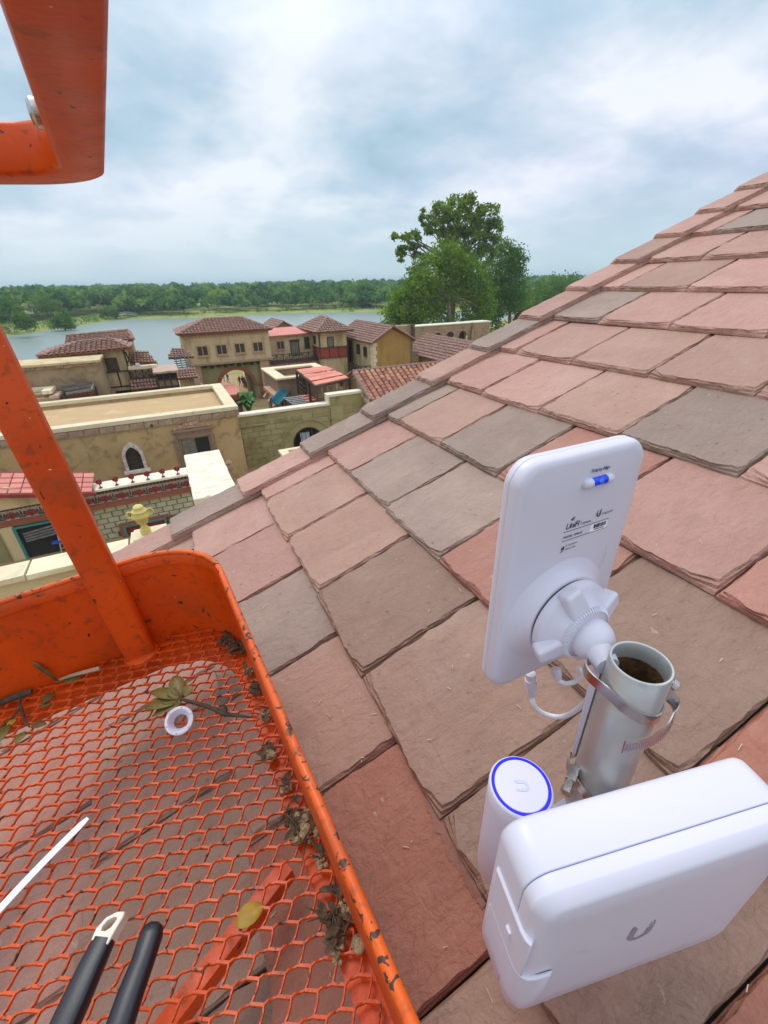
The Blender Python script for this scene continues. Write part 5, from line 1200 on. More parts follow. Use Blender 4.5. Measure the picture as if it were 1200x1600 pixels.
for n in range(-6, 16):
    off = 0.80 * H_ if n % 2 == 0 else 1.005 * H_
    joints = [off + k * SWD for k in range(-10, 5)]; joints = [j for j in joints if j < EDGE - .02] + [EDGE]
    cols = slate_cols[n]; v0 = E0 + n * EX
    for c, (ua, ub) in enumerate(zip(joints[-2::-1], joints[:0:-1])):
        if ua < -1.35 * H_: break
        P = [RW(v0, ua), RW(v0, ub), RW(v0 + EX, ub), RW(v0 + EX, ua)]
        if not seen(P): continue
        col = cols[c % len(cols)]; w = ub - ua; hero = n <= 2
        key = (round(w, 3), col, random.Random(n * 31 + c).randrange(3 if w > SWD * .98 else 2))
        if key not in cache:
            me = slate_mesh(w, LEN, hash((key[0], ord(col), key[2])) % 997, n=22); me.materials.append(SL[col]); cache[key] = me
        rg = random.Random(n * 77 + c)
        piece('slate', cache[key], roof, (v0 + rg.uniform(-.005, .004), ua, rg.uniform(-.0012, .0012)), (rg.uniform(-.004, .004), tilt + rg.uniform(-.003, .003), rg.uniform(-.003, .003)))
# verge caps lapping up the edge
capm = {}
for n in range(-6, 13):
    v0 = E0 + n * EX - .085 * H_
    P = [RW(v0, EDGE), RW(v0 + EX, EDGE + .15)]
    if not seen(P, 120): continue
    col = {-2: 'p', -1: 'g', 0: 'p', 1: 'g', 2: 'g', 3: 't', 4: 'g', 5: 'p'}.get(n, 'ptp'[n % 3]); k = (col, n % 2)
    if k not in capm:
        me = slate_mesh(.165, EX + .10, 300 + ord(col) + n % 2, th=.022); me.materials.append(SL[col]); capm[k] = me
    piece('verge_slate', capm[k], roof, (v0, EDGE - .012, .026), (.02, math.atan2(.020, EX), 0))
b = MB(); b.box(E0 - 6 * EX, E0 + 16 * EX, -1.5, EDGE + .11, -.075, -.045); b.build('roof_deck', M['timber'], roof, local=True)
b = MB(); p0, p1 = E0 - 6 * EX, E0 + 16 * EX
a, c = RW(p0, 0, -.08), RW(p1, 0, -.08)
b.xz([(a.x, -14), (c.x, -14), (c.x, c.z), (a.x, a.z)], EDGE - .25, EDGE + .02)
wl = b.build('gable_wall', M['stucco_cream'], roof); wl.matrix_parent_inverse = Matrix.Identity(4)
# the wall stands upright although its roof slopes: undo the roof's rotation on the mesh
wl.data.transform(Matrix.Translation(wloc(roof))); wl.data.transform((Matrix.Translation(roof.location) @ Euler((0, -PHI, 0)).to_matrix().to_4x4()).inverted())

M['wet'] = mat('wet_slate', (0.20, 0.062, 0.032), (0.24, 0.078, 0.042), 30, rough=0.42, spec=0.45, bump=.5, bscale=40, bdist=.004)
rg = random.Random(12); P = []; Q = []
for i in range(90):
    f = i / 89; x, y = 667 + (758 - 667) * f, 1236 + (1420 - 1236) * f; w = max(1.5, 15 * math.sin(math.pi * (.10 + f * .88)) * (.45 + .9 * abs(mnoise.noise((f * 5, 1, 0)))) + 6 * mnoise.noise((f * 16, 3, 0)) + 3 * mnoise.noise((f * 45, 7, 0)) + 5)
    v, u = RX(x, y, -TH); P.append((v + .004, u + .003, -TH + .0006)); v, u = RX(x - w * .9, y + w * .45, -TH); Q.append((v, u, -TH + .0006))
b = MB(); b.loops([P, Q, [(a_, c_, d_ - .0012) for a_, c_, d_ in Q], [(a_, c_, d_ - .0012) for a_, c_, d_ in P]], False, False, closed=False)
b.build('wet_stain', M['wet'], roof, local=True)
b = MB()
for i in range(70):
    q = (rg.uniform(380, 1180), rg.uniform(700, 1590)); v, u = RX(*q); a_ = rg.uniform(0, 3.14); L_ = rg.uniform(.0015, .007); f = ((v - E0) / EX) % 1; w = -TH * f + .0016
    c_ = Vector((v, u, w)); d_ = Vector((math.cos(a_), math.sin(a_), 0)) * L_; s_ = Vector((-math.sin(a_), math.cos(a_), 0)) * .0005
    b.loops([[c_ - d_ - s_, c_ - d_ + s_, c_ + d_ + s_, c_ + d_ - s_], [c_ - d_ - s_ + Vector((0, 0, .0007)), c_ - d_ + s_ + Vector((0, 0, .0007)), c_ + d_ + s_ + Vector((0, 0, .0007)), c_ + d_ - s_ + Vector((0, 0, .0007))]])
tag(b.build('straw_bits', mat('pale_straw', (0.62, 0.50, 0.32), (0.5, 0.36, 0.2), 60, rough=.9), roof, local=True), kind='stuff')

# ================================================================== ORANGE LIFT BASKET
YAW = 0.075; FZ = -0.735
ROLL = .062
bk = thing('lift_basket', 'orange lift basket with expanded metal floor, toe board and bent tube rail, paint chipped', 'lift basket', (0, 0, FZ), YAW)
bk.rotation_euler = (0, -ROLL, YAW)
cy, sy_ = math.cos(YAW), math.sin(YAW)
def BL(x, y): return (x * cy + y * sy_, -x * sy_ + y * cy)
TOPZ = .225; XR, YF, RC = .080, .943, .155
def edge_path(off, x_l=-1.3, y_n=-.35, n=10):
    """plan outline of the toe board, from near right, round the corner, to far left"""
    P = [(XR - off, y_n + (YF - RC - y_n) * i / 12) for i in range(12)]
    r = RC - off
    P += [(XR - RC + r * math.cos(a), YF - RC + r * math.sin(a)) for a in [math.pi / 2 * i / n for i in range(n + 1)]]
    P += [(XR - RC + (x_l - XR + RC) * i / 12, YF - off) for i in range(1, 13)]
    return P
b = MB(); A, C = edge_path(0), edge_path(.005)
rings = [[(x, y, z) for x, y in P] for P, z in ((A, -.03), (A, TOPZ), (C, TOPZ), (C, -.03))]
b.loops(rings, False, False, closed=False); b.loops([rings[3], rings[0]], False, False, closed=False)
b.build('toe_board', M['orange'], bk, smooth=True, local=True)
b = MB(); b.tube([(x, y, TOPZ) for x, y in edge_path(.0025)], .0060, 10); b.build('rim', M['orange_edge'], bk, smooth=True, local=True)
b = MB(); O1, O2 = edge_path(.0055), edge_path(.0085); b.loops([[(x, y, TOPZ - .03) for x, y in O1], [(x, y, TOPZ - .028) for x, y in O2], [(x, y, TOPZ - .006) for x, y in O2], [(x, y, TOPZ - .002) for x, y in O1]], False, False, closed=False)
b.build('rim_fold', M['orange'], bk, smooth=True, local=True)
# perimeter flange below the mesh
inner = edge_path(.062); inner2 = []
RI = .15; FW, FFW = .038, .050
P = [(XR - FW, -.35 + (YF - FFW - RI + .35) * i / 12) for i in range(12)] + [(XR - FW - RI + RI * math.cos(a), YF - FFW - RI + RI * math.sin(a)) for a in [math.pi / 2 * i / 10 for i in range(11)]] + [(XR - FW - RI + (-1.3 - XR + FW + RI) * i / 12, YF - FFW) for i in range(1, 13)]
b = MB(); A = edge_path(.004)
b.loops([[(x, y, -.012) for x, y in A], [(x, y, -.012) for x, y in P], [(x, y, -.05) for x, y in P], [(x, y, -.05) for x, y in A]], False, False, closed=False); b.build('floor_frame', M['orange'], bk, local=True)
b = MB(); b.beam((-.80, .02, -.05), (.02, .36, -.05), .024, .03); b.build('floor_bar', M['orange'], bk, local=True)
b = MB(); b.box(-.56, -.455, -.3, .85, -.05, -.012); b.build('floor_side', M['orange'], bk, local=True)
# expanded metal: bonds and bent strands
b = MB(); ax, ay = .0299, -.0087 - .0299 * YAW * 0; av = Vector((ax, ay, 0)); bv = Vector((.0013, -.0237, 0))
av = Vector((*BL(av.x, av.y), 0)); bv = Vector((*BL(bv.x, bv.y), 0)); o0 = Vector((*BL(-.187, .7487), 0))
hb = av * .225 + bv * .085
def in_floor(p):
    if p.x > XR - .006 or p.y > YF - .006 or p.x < -.66 or p.y < -.12: return False
    dx, dy = p.x - (XR - RC), p.y - (YF - RC)
    return not (dx > 0 and dy > 0 and math.hypot(dx, dy) > RC - .006)
def visible_floor(p):
    x, y = p.x * cy - p.y * sy_, p.x * sy_ + p.y * cy; q = proj((x, y, FZ)); return q and -60 < q[0] < 1260 and q[1] < 1660
NJ = {}
def node_jit(i, j):
    r = random.Random(i * 971 + j); return Vector((r.gauss(0, .0007), r.gauss(0, .0007), r.gauss(0, .0008)))
def strand(pts, w=.0015, h=.0040, zs=None):
    rings = []
    for i, p in enumerate(pts):
        d = (pts[min(i + 1, len(pts) - 1)] - pts[max(i - 1, 0)]); d.z = 0; d.normalize(); s = Vector((-d.y, d.x, 0)) * w; ww = Vector((0, 0, 1))
        z = zs[i] if zs else 0
        rings.append([p + s * .7 + ww * (z + h * .45), p - s * .7 + ww * (z + h * .45), p - s + ww * (z - h * .5), p + s + ww * (z - h * .5)])
    b.loops(rings)
for i in range(-40, 45):
    for j in range(-40, 60):
        c = o0 + av * i + bv * j + Vector((0, 0, 0))
        if not in_floor(c) or not visible_floor(c): continue
        jx = lambda s: Vector((random.uniform(-s, s), random.uniform(-s, s), random.uniform(-s, s)))
        c = c + node_jit(i, j); Lp, Rp = c - hb, c + hb
        strand([Lp, c, Rp], .0022, .0050)
        c_ = o0 + av * i + bv * j; nA = c_ + av - hb + node_jit(i + 1, j); nB = c_ + bv - hb + node_jit(i, j + 1)
        for q in (nA, nB):
            if in_floor(q):
                m1 = Rp.lerp(q, .33); m2 = Rp.lerp(q, .67); side = (av * .05) if q is nB else (bv * -.06)
                strand([Rp, m1 + side + jx(.0004), m2 + side * .6 + jx(.0004), q],  .00135, .0040, [.0008, .0018, -.0012, -.0008])
b.build('floor_mesh', M['orange_mesh'], bk, local=True)
# post and rail
post0 = Vector((-.133, .914, -.02)); lean = Vector((-.004, 0, .9))
b = MB(); w_ = .031; dp = .019
b.loops([[post0 + Vector((x, y, 0)) for x, y in ((-w_, -dp), (w_, -dp), (w_, dp), (-w_, dp))], [post0 + lean + Vector((x, y, 0)) for x, y in ((-w_, -dp), (w_, -dp), (w_, dp), (-w_, dp))]])
b.build('post', M['orange'], bk, bevel=.008, seg=3, local=True, smooth=True)
b = MB(); b.lathe([(.038, -.008), (.036, .002), (.030, .006)], (post0.x, post0.y, 0), 16); b.build('weld_collar', M['orange'], bk, local=True, smooth=True)
b = MB(); rz0, rz1 = .877, .936; rx0, rx1 = .046, .103; ry0, ry1 = .895, .972; rr = .088
out = [(rx1, -.6 + (ry1 - rr + .6) * i / 10) for i in range(10)] + [(rx1 - rr + rr * math.cos(a), ry1 - rr + rr * math.sin(a)) for a in [math.pi / 2 * i / 8 for i in range(9)]] + [(rx1 - rr - .9 * i / 8, ry1) for i in range(1, 9)]
ri_ = .052
inn = [(rx0, -.6 + (ry0 - ri_ + .6) * i / 10) for i in range(10)] + [(rx0 - ri_ + ri_ * math.cos(a), ry0 - ri_ + ri_ * math.sin(a)) for a in [math.pi / 2 * i / 8 for i in range(9)]] + [(rx0 - ri_ - .9 * i / 8, ry0) for i in range(1, 9)]
cr_ = .007; mid = lambda f: [(o[0] + (q[0] - o[0]) * f, o[1] + (q[1] - o[1]) * f) for o, q in zip(out, inn)]
L_ = [(0, rz0 + cr_), (.035, rz0 + .002), (.11, rz0), (.89, rz0), (.965, rz0 + .002), (1, rz0 + cr_), (1, rz1 - cr_), (.965, rz1 - .002), (.89, rz1), (.11, rz1), (.035, rz1 - .002), (0, rz1 - cr_), (0, rz0 + cr_)]
b.loops([[(x, y, z) for x, y in mid(f)] for f, z in L_], False, False, closed=False); b.build('top_rail', M['orange'], bk, smooth=True, local=True, angle=50)
b = MB(); b.lathe([(.014, 0), (.014, -.006), (.010, -.010), (.002, -.011)], (rx0 + .001, .735, rz0 + .03), 14, 'x'); b.build('bolt', M['steel'], bk, local=True, smooth=True)
# pale scrape along the post
# ------------------------------------------------------------------ things lying on the mesh
def FP(px, py, z=0.0):
    d = CF * 673.1 + CR * (px - 600) - CU * (py - 800); k = (FZ + z) / (d.z - ROLL * d.x); return Vector((d.x * k, d.y * k, d.z * k))
def leaf_mesh(b, base, d, L, w, up=.3, curl=.25, n=6):
    d = Vector(d).normalized(); s = Vector((-d.y, d.x, 0)).normalized(); rows_ = []
    for i in range(n + 1):
        f = i / n; ww = w * (math.sin(math.pi * min(1, .06 + f * .92)) ** .75) * .5 if 0 < i < n else w * .06
        c = Vector(base) + d * (L * f) + Vector((0, 0, L * (up * f - curl * f * f)))
        rows_.append([c - s * ww + Vector((0, 0, ww * .35)), c, c + s * ww + Vector((0, 0, ww * .35))])
    b.loops(rows_, False, False, closed=False)
def solid(o, t=.0006):
    m = o.modifiers.new('thick', 'SOLIDIFY'); m.thickness = t; return o
tw = thing('leafy_twig', 'broken twig with a rosette of olive leaves lying on the orange mesh', 'twig', FP(300, 1100, .006))
stem = [FP(*q, z) for q, z in (((282, 1092), .022), ((300, 1097), .018), ((322, 1103), .013), ((340, 1110), .010), ((352, 1116), .008), ((372, 1118), .006), ((392, 1121), .004))]
b = MB(); b.tube(stem, [.0028, .0038, .0042, .0045, .0048, .0030, .0018], 8); b.tube([stem[4], FP(354, 1107, .016), FP(350, 1101, .022), FP(341, 1103, .02)], [.003, .0025, .002, .001], 6); b.build('stem', M['bark'], tw, smooth=True)
for (x, y, x2, y2, w, z) in ((283, 1090, 272, 1057, .030, .03), (288, 1090, 298, 1072, .024, .03), (280, 1092, 236, 1082, .026, .02), (279, 1096, 250, 1097, .022, .014), (278, 1098, 228, 1108, .030, .012), (281, 1100, 240, 1120, .024, .010), (280, 1094, 262, 1076, .018, .03), (284, 1098, 262, 1111, .020, .008)):
    a, c = FP(x, y, .02), FP(x2, y2, z); b = MB(); d = c - a; leaf_mesh(b, a, (d.x, d.y, 0), d.length, w, (z - .02) / d.length + .18, .20); solid(b.build('leaf', M['leaf'], tw, smooth=True), .0008)
rg_c = FP(284, 1133, .0)
rb = thing('pipe_bushing', 'white flanged plastic bushing lying on the orange mesh under the leafy twig', 'bushing', rg_c)
tm_ = Matrix.Translation((rg_c.x, rg_c.y, rg_c.z + .012)) @ (-rg_c.normalized() + Vector((-.16, .10, .10))).to_track_quat('Z', 'Y').to_matrix().to_4x4()
b = MB(tm_); b.lathe([(.0150, -.030), (.0165, -.0295), (.0175, .006), (.0245, .006), (.0255, .0075), (.0255, .0105), (.0245, .012), (.0205, .0125), (.0165, .008), (.0145, -.002), (.0125, -.004), (.0125, -.030), (.0150, -.030)], (0, 0, 0), 40, 'z', False); b.build('flange', M['plastic'], rb, smooth=True, angle=35)
b = MB(tm_)
for k in range(6):
    a = k * math.pi / 3 + .2; c = (.0222 * math.cos(a), .0222 * math.sin(a)); b.loops([[(c[0] + .0016 * math.cos(t), c[1] + .0010 * math.sin(t), z) for t in [2 * math.pi * i / 8 for i in range(8)]] for z in (.0115, .01265)])
b.build('notch', M['ink_mid'], rb)
ct = thing('cable_tie', 'white ribbed cable tie end lying across the orange mesh', 'cable tie', FP(70, 1350, .01))
b = MB(); a, c = FP(-40, 1465, .012), FP(138, 1279, .012); d = (c - a); s = Vector((-d.y, d.x, 0)).normalized() * .0055; up = Vector((0, 0, .0016)); rows_ = []
for i in range(25):
    p = a + d * (i / 24) + Vector((0, 0, .004 * math.sin(i / 24 * 3))); k = 1 if i < 23 else (.8 if i == 23 else .55); rows_.append([p - s * k, p + s * k, p + s * k + up, p - s * k + up])
b.loops(rows_); b.build('strap', M['cable'], ct)
b = MB()
for i in range(60):
    p = a + d * (.02 + i / 64) + Vector((0, 0, .004 * math.sin((.02 + i / 64) * 3) + .0017)); u = d.normalized() * .0006; b.loops([[p - s * .6 - u, p + s * .6 - u, p + s * .6 + u, p - s * .6 + u], [p - s * .6 + up * .3, p + s * .6 + up * .3, p + s * .6 + up * .32, p - s * .6 + up * .32]])
tag(b.build('teeth', M['cable'], ct), kind='stuff')
# cutters with black handles, jaws out of the frame
pl = thing('cable_cutter', 'hand tool with two black handles, one tipped by a white loop, held above the mesh', 'tool', FP(140, 1560, .06))
def grip(path, rw, rh, n=12, pw=2.6):
    b = MB(); path = [Vector(p) for p in path]; rings = []
    for i, p in enumerate(path):
        d = (path[min(i + 1, len(path) - 1)] - path[max(i - 1, 0)]).normalized(); s = d.cross(Vector((0, 0, 1))).normalized(); u = s.cross(d); ring = []
        for k in range(n):
            a = 2 * math.pi * k / n; ca, sa = math.cos(a), math.sin(a); e = 2 / pw
            ring.append(p + s * rw[i] * math.copysign(abs(ca) ** e, ca) + u * rh[i] * math.copysign(abs(sa) ** e, sa))
        rings.append(ring)
    b.loops(rings); return b
hz = .10
h1 = [FP(60, 1680, hz), FP(95, 1615, hz), FP(118, 1565, hz), FP(142, 1512, hz), FP(163, 1468, hz)]
g = grip(h1, [.013, .0135, .0135, .0125, .0115], [.010, .0105, .0105, .010, .009], 16, 4); g.build('handle', M['black_rubber'], pl, smooth=True)
dd = (h1[-1] - h1[-2]).normalized(); ss = Vector((dd.y, -dd.x, 0)).normalized()
b = MB(); p = h1[-1]; 
outer = [(-.0105, -.004), (-.0112, .006), (-.0060, .016), (.0040, .022), (.0125, .023), (.0138, .019), (.0115, .006), (.0105, -.006)]
inn_ = [(-.0045, .0045), (-.0055, .0085), (-.0030, .0135), (.0025, .0170), (.0065, .0172), (.0075, .0150), (.0050, .008), (.0005, .0045)]
P3 = lambda q, z: p + ss * q[0] + dd * q[1] + Vector((0, 0, z))
b.loops([[P3(q, .008) for q in inn_], [P3(q, .0085) for q in outer], [P3(q, -.0075) for q in outer], [P3(q, -.007) for q in inn_], [P3(q, .008) for q in inn_]], False, False); b.build('hanging_loop', M['ivory'], pl, smooth=True, bevel=.0012, angle=50)
h2 = [FP(150, 1690, hz), FP(185, 1610, hz), FP(205, 1550, hz), FP(224, 1500, hz), FP(236, 1462, hz), FP(240, 1448, hz), FP(242, 1442, hz)]
g = grip(h2, [.0125, .0135, .0130, .0120, .0125, .0105, .006], [.010, .0110, .0105, .0100, .0105, .009, .005], 16, 2.6); g.build('handle', M['black_rubber'], pl, smooth=True)
b = MB(); b.tube([h1[0], FP(70, 1760, hz), FP(105, 1820, hz)], .006, 8); b.tube([h2[0], FP(130, 1760, hz), FP(105, 1820, hz)], .006, 8); b.lathe([(.012, -.006), (.012, .006)], FP(105, 1830, hz), 16); b.tube([FP(105, 1830, hz), FP(95, 1900, hz)], [.009, .003], 8); b.build('jaw', M['steel'], pl, smooth=True)
# dirt, debris and dead leaves caught on the mesh
def clump(px, py, r, lab, m='dirt', n=26, seed=1, bits=6, flat=.5):
    rg = random.Random(seed); c = FP(px, py, .004); t = thing('dirt_clump', lab, 'dirt', c); b = MB()
    for i in range(n):
        a = rg.uniform(0, 6.3); q = r * rg.random() ** .6; s = rg.uniform(.0022, .0065) * (r / .02) ** .5; p = c + Vector((q * math.cos(a) * .8, q * math.sin(a), rg.uniform(0, r * flat) * (1 - q / r)))
        rings = []
        for z in (-.8, -.2, .5, .9):
            k = math.sqrt(max(.05, 1 - z * z)); rings.append([(p.x + s * k * math.cos(t_) * rg.uniform(.6, 1.3), p.y + s * k * math.sin(t_) * rg.uniform(.6, 1.3), p.z + s * z * rg.uniform(.7, 1.1)) for t_ in [6.283 * j / 7 for j in range(7)]])
        b.loops(rings)
    b.build('soil', M[m], t)
    if bits:
        b = MB()
        for i in range(bits):
            a = rg.uniform(0, 6.3); p = c + Vector((rg.uniform(-r, r) * .7, rg.uniform(-r, r), rg.uniform(.002, r * .5))); q = p + Vector((math.cos(a), math.sin(a), rg.uniform(-.15, .25))) * rg.uniform(.01, .03) * (r / .02) ** .5; b.tube([p, p.lerp(q, .5) + Vector((0, 0, .002)), q], [.0014, .0012, .0006], 5)
        for i in range(bits // 2):
            a = rg.uniform(0, 6.3); p = c + Vector((rg.uniform(-r, r) * .6, rg.uniform(-r, r) * .8, r * .4)); leaf_mesh(b, p, (math.cos(a), math.sin(a), 0), .02, .009, .1, .2, 4)
        b.build('litter', M['dirtdark'], t)
clump(476, 1288, .028, 'large sandy dirt clump on the basket edge, level with the white cable tie tip', 'dirt', 60, 2, 12)
clump(461, 1282, .020, 'dark litter beside the large sandy clump', 'dirtdark', 22, 9, 8)
clump(447, 1228, .010, 'thin line of brown crumbs along the basket edge above the large sandy clump', 'dirt', 18, 21, 6)
clump(503, 1345, .009, 'thin line of crumbs along the basket edge below the large sandy clump', 'dirt', 16, 22, 5)
clump(388, 1048, .012, 'brown crumbs along the rounded basket corner', 'dirt', 20, 23, 6)
clump(420, 1178, .018, 'grey dirt clump on the basket edge below the pale scrape', 'dirt', 26, 3, 8)
clump(400, 1075, .018, 'dark dirt in the basket corner below the rounded toe board', 'dirtdark', 26, 4, 8)
clump(372, 1012, .022, 'dead leaves heaped in the rounded corner of the basket', 'dirtdark', 24, 5, 14)
clump(352, 1000, .016, 'litter strip at the foot of the toe board, left of the rounded corner', 'dirtdark', 16, 12, 12)
clump(413, 1118, .014, 'small sandy dirt clump on the basket edge beside the twig tip', 'dirt', 22, 6, 4)
clump(524, 1448, .020, 'dark matted clump on the basket edge nearest the black handles', 'dirtdark', 30, 7, 12)
clump(546, 1420, .014, 'pale sandy clump against the toe board above the matted clump', 'dirt', 26, 8, 0)
clump(530, 1490, .009, 'pale crumb of dirt below the matted clump', 'dirt', 14, 10, 0)
clump(526, 1388, .008, 'tiny dark crumbs on the basket edge', 'dirtdark', 10, 11, 4)
b = MB(); c = FP(560, 1475, .008); b.ball(c, .0085, 12, 8, (1, 1.2, .8)); tag(b.build('acorn', M['dirt'], smooth=True), 'round seed husk beside the matted clump on the basket edge', 'seed')
def dead_leaf(px, py, px2, py2, w, lab, m, z=.006, up=.1, curl=.15):
    a, c = FP(px, py, z), FP(px2, py2, z); b = MB(); d = c - a; leaf_mesh(b, a, (d.x, d.y, 0), d.length, w, up, curl); tag(solid(b.build('dead_leaf', M[m], smooth=True), .0008), lab, 'leaf')
dead_leaf(368, 1448, 412, 1412, .026, 'yellow leaf caught in the mesh by the right black handle', 'leafyellow')
dead_leaf(100, 1064, 128, 1060, .022, 'short olive leaf at the foot of the toe board, left of the post', 'leaf')
dead_leaf(66, 1100, 88, 1085, .022, 'dark curled leaf on the mesh left of the post', 'leafbrown', .006, .5, .3)
dead_leaf(48, 1136, 72, 1130, .018, 'small brown leaf at the end of the forked twig', 'leafbrown')
dead_leaf(25, 1162, 40, 1142, .018, 'olive leaf pointing at the forked twig', 'leaf')
dead_leaf(-6, 1165, 8, 1130, .034, 'broad brown olive leaf at the picture edge on the mesh', 'leaf')
dead_leaf(12, 1136, 26, 1122, .014, 'narrow yellowish leaf between broad leaf and forked twig', 'leafyellow')
dead_leaf(62, 1105, 80, 1098, .012, 'yellow green leaf scrap under the dark curled leaf', 'leaf')
tw2 = thing('forked_twig', 'dark forked twig lying at the foot of the toe board at the picture edge', 'twig', FP(30, 1090, .01))
b = MB(); b.tube([FP(-20, 1108, .012), FP(8, 1095, .014), FP(30, 1086, .014), FP(50, 1080, .012)], [.005, .006, .0065, .006], 8); b.tube([FP(32, 1088, .012), FP(31, 1100, .009), FP(38, 1122, .007), FP(46, 1136, .006)], [.003, .0028, .0024, .0015], 6); b.tube([FP(30, 1108, .009), FP(18, 1122, .008), FP(0, 1138, .006)], [.0026, .002, .0014], 6); b.build('stem', M['bark'], tw2, smooth=True)
tw3 = thing('lichen_twig', 'grey lichen covered twig with a dark upright leaf against the toe board', 'twig', FP(120, 1045, .01))
b = MB(); b.tube([FP(88, 1064, .010), FP(110, 1056, .012), FP(132, 1050, .012), FP(156, 1044, .011)], [.0025, .004, .0045, .005], 8); b.build('stem', M['stone'], tw3, smooth=True)
b = MB(); a = FP(90, 1064, .012); rows_ = [[a + Vector((x - w * .5, .01 * f, z)), a + Vector((x + w * .5, .01 * f, z))] for f, x, z, w in ((0, 0, 0, .004), (.3, -.008, .02, .008), (.6, -.016, .038, .010), (.85, -.022, .052, .009), (1, -.026, .06, .003))]
b.loops(rows_, False, False, closed=False); solid(b.build('leaf', M['leafbrown'], tw3, smooth=True))

# ================================================================== PIPE MAST
px_, py_, pz_ = .3515, .1645, -.332; PR = .0285
mast = thing('mast_pipe', 'open grey galvanised pipe rusted inside, standing on the slates', 'pipe', (px_, py_, -.70))
b = MB(); b.lathe([(PR, -.74), (PR, pz_ - .001), (PR - .0008, pz_), (PR - .0026, pz_), (PR - .0032, pz_ - .001), (PR - .0032, pz_ - .022)], (px_, py_, 0), 64, cap=False); b.build('tube', M['galv'], mast, smooth=True)
b = MB(); b.lathe([(PR - .0033, pz_ - .020), (PR - .0036, pz_ - .028), (PR - .0036, pz_ - .10), (.001, pz_ - .10)], (px_, py_, 0), 40, cap=False)
for k in range(90):
    a = random.uniform(0, 6.283); z = pz_ - .02 - random.random() ** 1.6 * .04; r = PR - .0036; b.ball((px_ + r * math.cos(a), py_ + r * math.sin(a), z), random.uniform(.0006, .0016), 5, 4)
b.build('inner_rust', M['rust'], mast, smooth=True)
def on_pipe(a, z, r=PR): return Vector((px_ + r * math.cos(a), py_ + r * math.sin(a), z))
for a, z, w in ((-.62, -.364, .007), (-.72, -.425, .006)):
    b = MB(); u = Vector((-math.sin(a), math.cos(a), 0)); n_ = Vector((math.cos(a), math.sin(a), 0)); c = on_pipe(a, z, PR - .0006)
    b.loops([[c + u * x + Vector((0, 0, y)) for x, y in ((-w, -.0028), (w, -.0028), (w, .0028), (-w, .0028))], [c + n_ * .0011 + u * x * .9 + Vector((0, 0, y * .9)) for x, y in ((-w, -.0028), (w, -.0028), (w, .0028), (-w, .0028))]]); b.build('slot_shade', M['dark'], mast)  # dark plates standing proud, painted shade for holes left uncut in the pipe
b = MB(); b.lathe([(.06, -.725), (.055, -.70), (.036, -.675), (.031, -.66)], (px_, py_, 0), 24); b.build('flashing', M['plastic_grey'], mast, smooth=True)
b = MB(); b.ball((px_ + .035, py_ + .015, -.60), .012, 8, 6, (1.2, .8, 1)); b.ball((px_ + .045, py_ + .012, -.605), .010, 8, 6); b.beam((px_ + .02, py_ + .02, -.61), (px_ + .05, py_ + .01, -.60), .02, .02)
tag(b.build('foam_scrap', M['foam'], smooth=True), 'tan scrap of foam behind the pipe just above the white box', 'foam')
# hose clamps
def ribbon(b, pts, w, t=.0009, ups=None):
    rings = []
    for i, p in enumerate(pts):
        d = (pts[min(i + 1, len(pts) - 1)] - pts[max(i - 1, 0)]).normalized(); u = (ups[i] if ups else Vector((0, 0, 1))); u = (u - d * u.dot(d)).normalized(); n_ = d.cross(u) * t
        rings.append([p - u * w / 2 - n_, p + u * w / 2 - n_, p + u * w / 2 + n_, p - u * w / 2 + n_])
    b.loops(rings)
hc = thing('hose_clamp', 'upper steel hose clamp with long curled tail round the pipe top', 'hose clamp', (px_, py_, -.37))
tl = Vector((.30, -.10, 1)).normalized(); pts = []
def band(a): # plane tilted: higher towards the antenna
    bump = max(0, math.cos(a - 2.2)) ** 6; r = PR + .0016 + .016 * bump; return on_pipe(a, -.372 + .012 * math.cos(a - 2.3), r)
A = [2.55 + (2 * math.pi - .75) * i / 48 for i in range(49)]
A = [1.55 + 5.0 * i / 44 - 6.283 * 0 for i in range(45)]
pts = [band(a) for a in A]
b = MB(); ribbon(b, pts, .0125); b.build('band', M['steel'], hc, smooth=True, angle=50)
p_end = pts[-1]
tail = [Vector(pp(*q)) for q in ((1030, 1082, .150), (1044, 1086, .143), (1053, 1100, .136), (1052, 1120, .130), (1040, 1142, .124), (1016, 1158, .121), (990, 1166, .122), (974, 1167, .1245))]
tt = []
for i in range(len(tail) - 1):
    for k in range(4):
        p0, p1, p2, p3 = tail[max(i - 1, 0)], tail[i], tail[i + 1], tail[min(i + 2, len(tail) - 1)]; t = k / 4
        tt.append(.5 * ((2 * p1) + (p2 - p0) * t + (2 * p0 - 5 * p1 + 4 * p2 - p3) * t * t + (3 * p1 - p0 - 3 * p2 + p3) * t ** 3))
tt.append(tail[-1]); UPT = Vector((.15, .25, 1)); b = MB(); ribbon(b, tt, .0120, .0006, [UPT] * len(tt)); tl_ = b.build('tail', M['steel'], hc, smooth=True, angle=50)
b = MB()
for i in range(6, len(tt) - 1):
    for h in (0, .5):
        p = tt[i].lerp(tt[i + 1], h); d = (tt[i + 1] - tt[i - 1]).normalized(); u = (UPT - d * UPT.dot(d)).normalized(); n_ = d.cross(u)
        for sgn in (1, -1): b.beam(p - u * .0034 + n_ * sgn * .0007 - d * .0003, p + u * .0034 + n_ * sgn * .0007 + d * .0006, .0007, .0003, n_)
b.build('thread', M['ink_mid'], tl_)
sc0 = on_pipe(.10, -.362, PR + .007); b = MB(); ax_ = Vector((.30, -.75, -.35)).normalized()
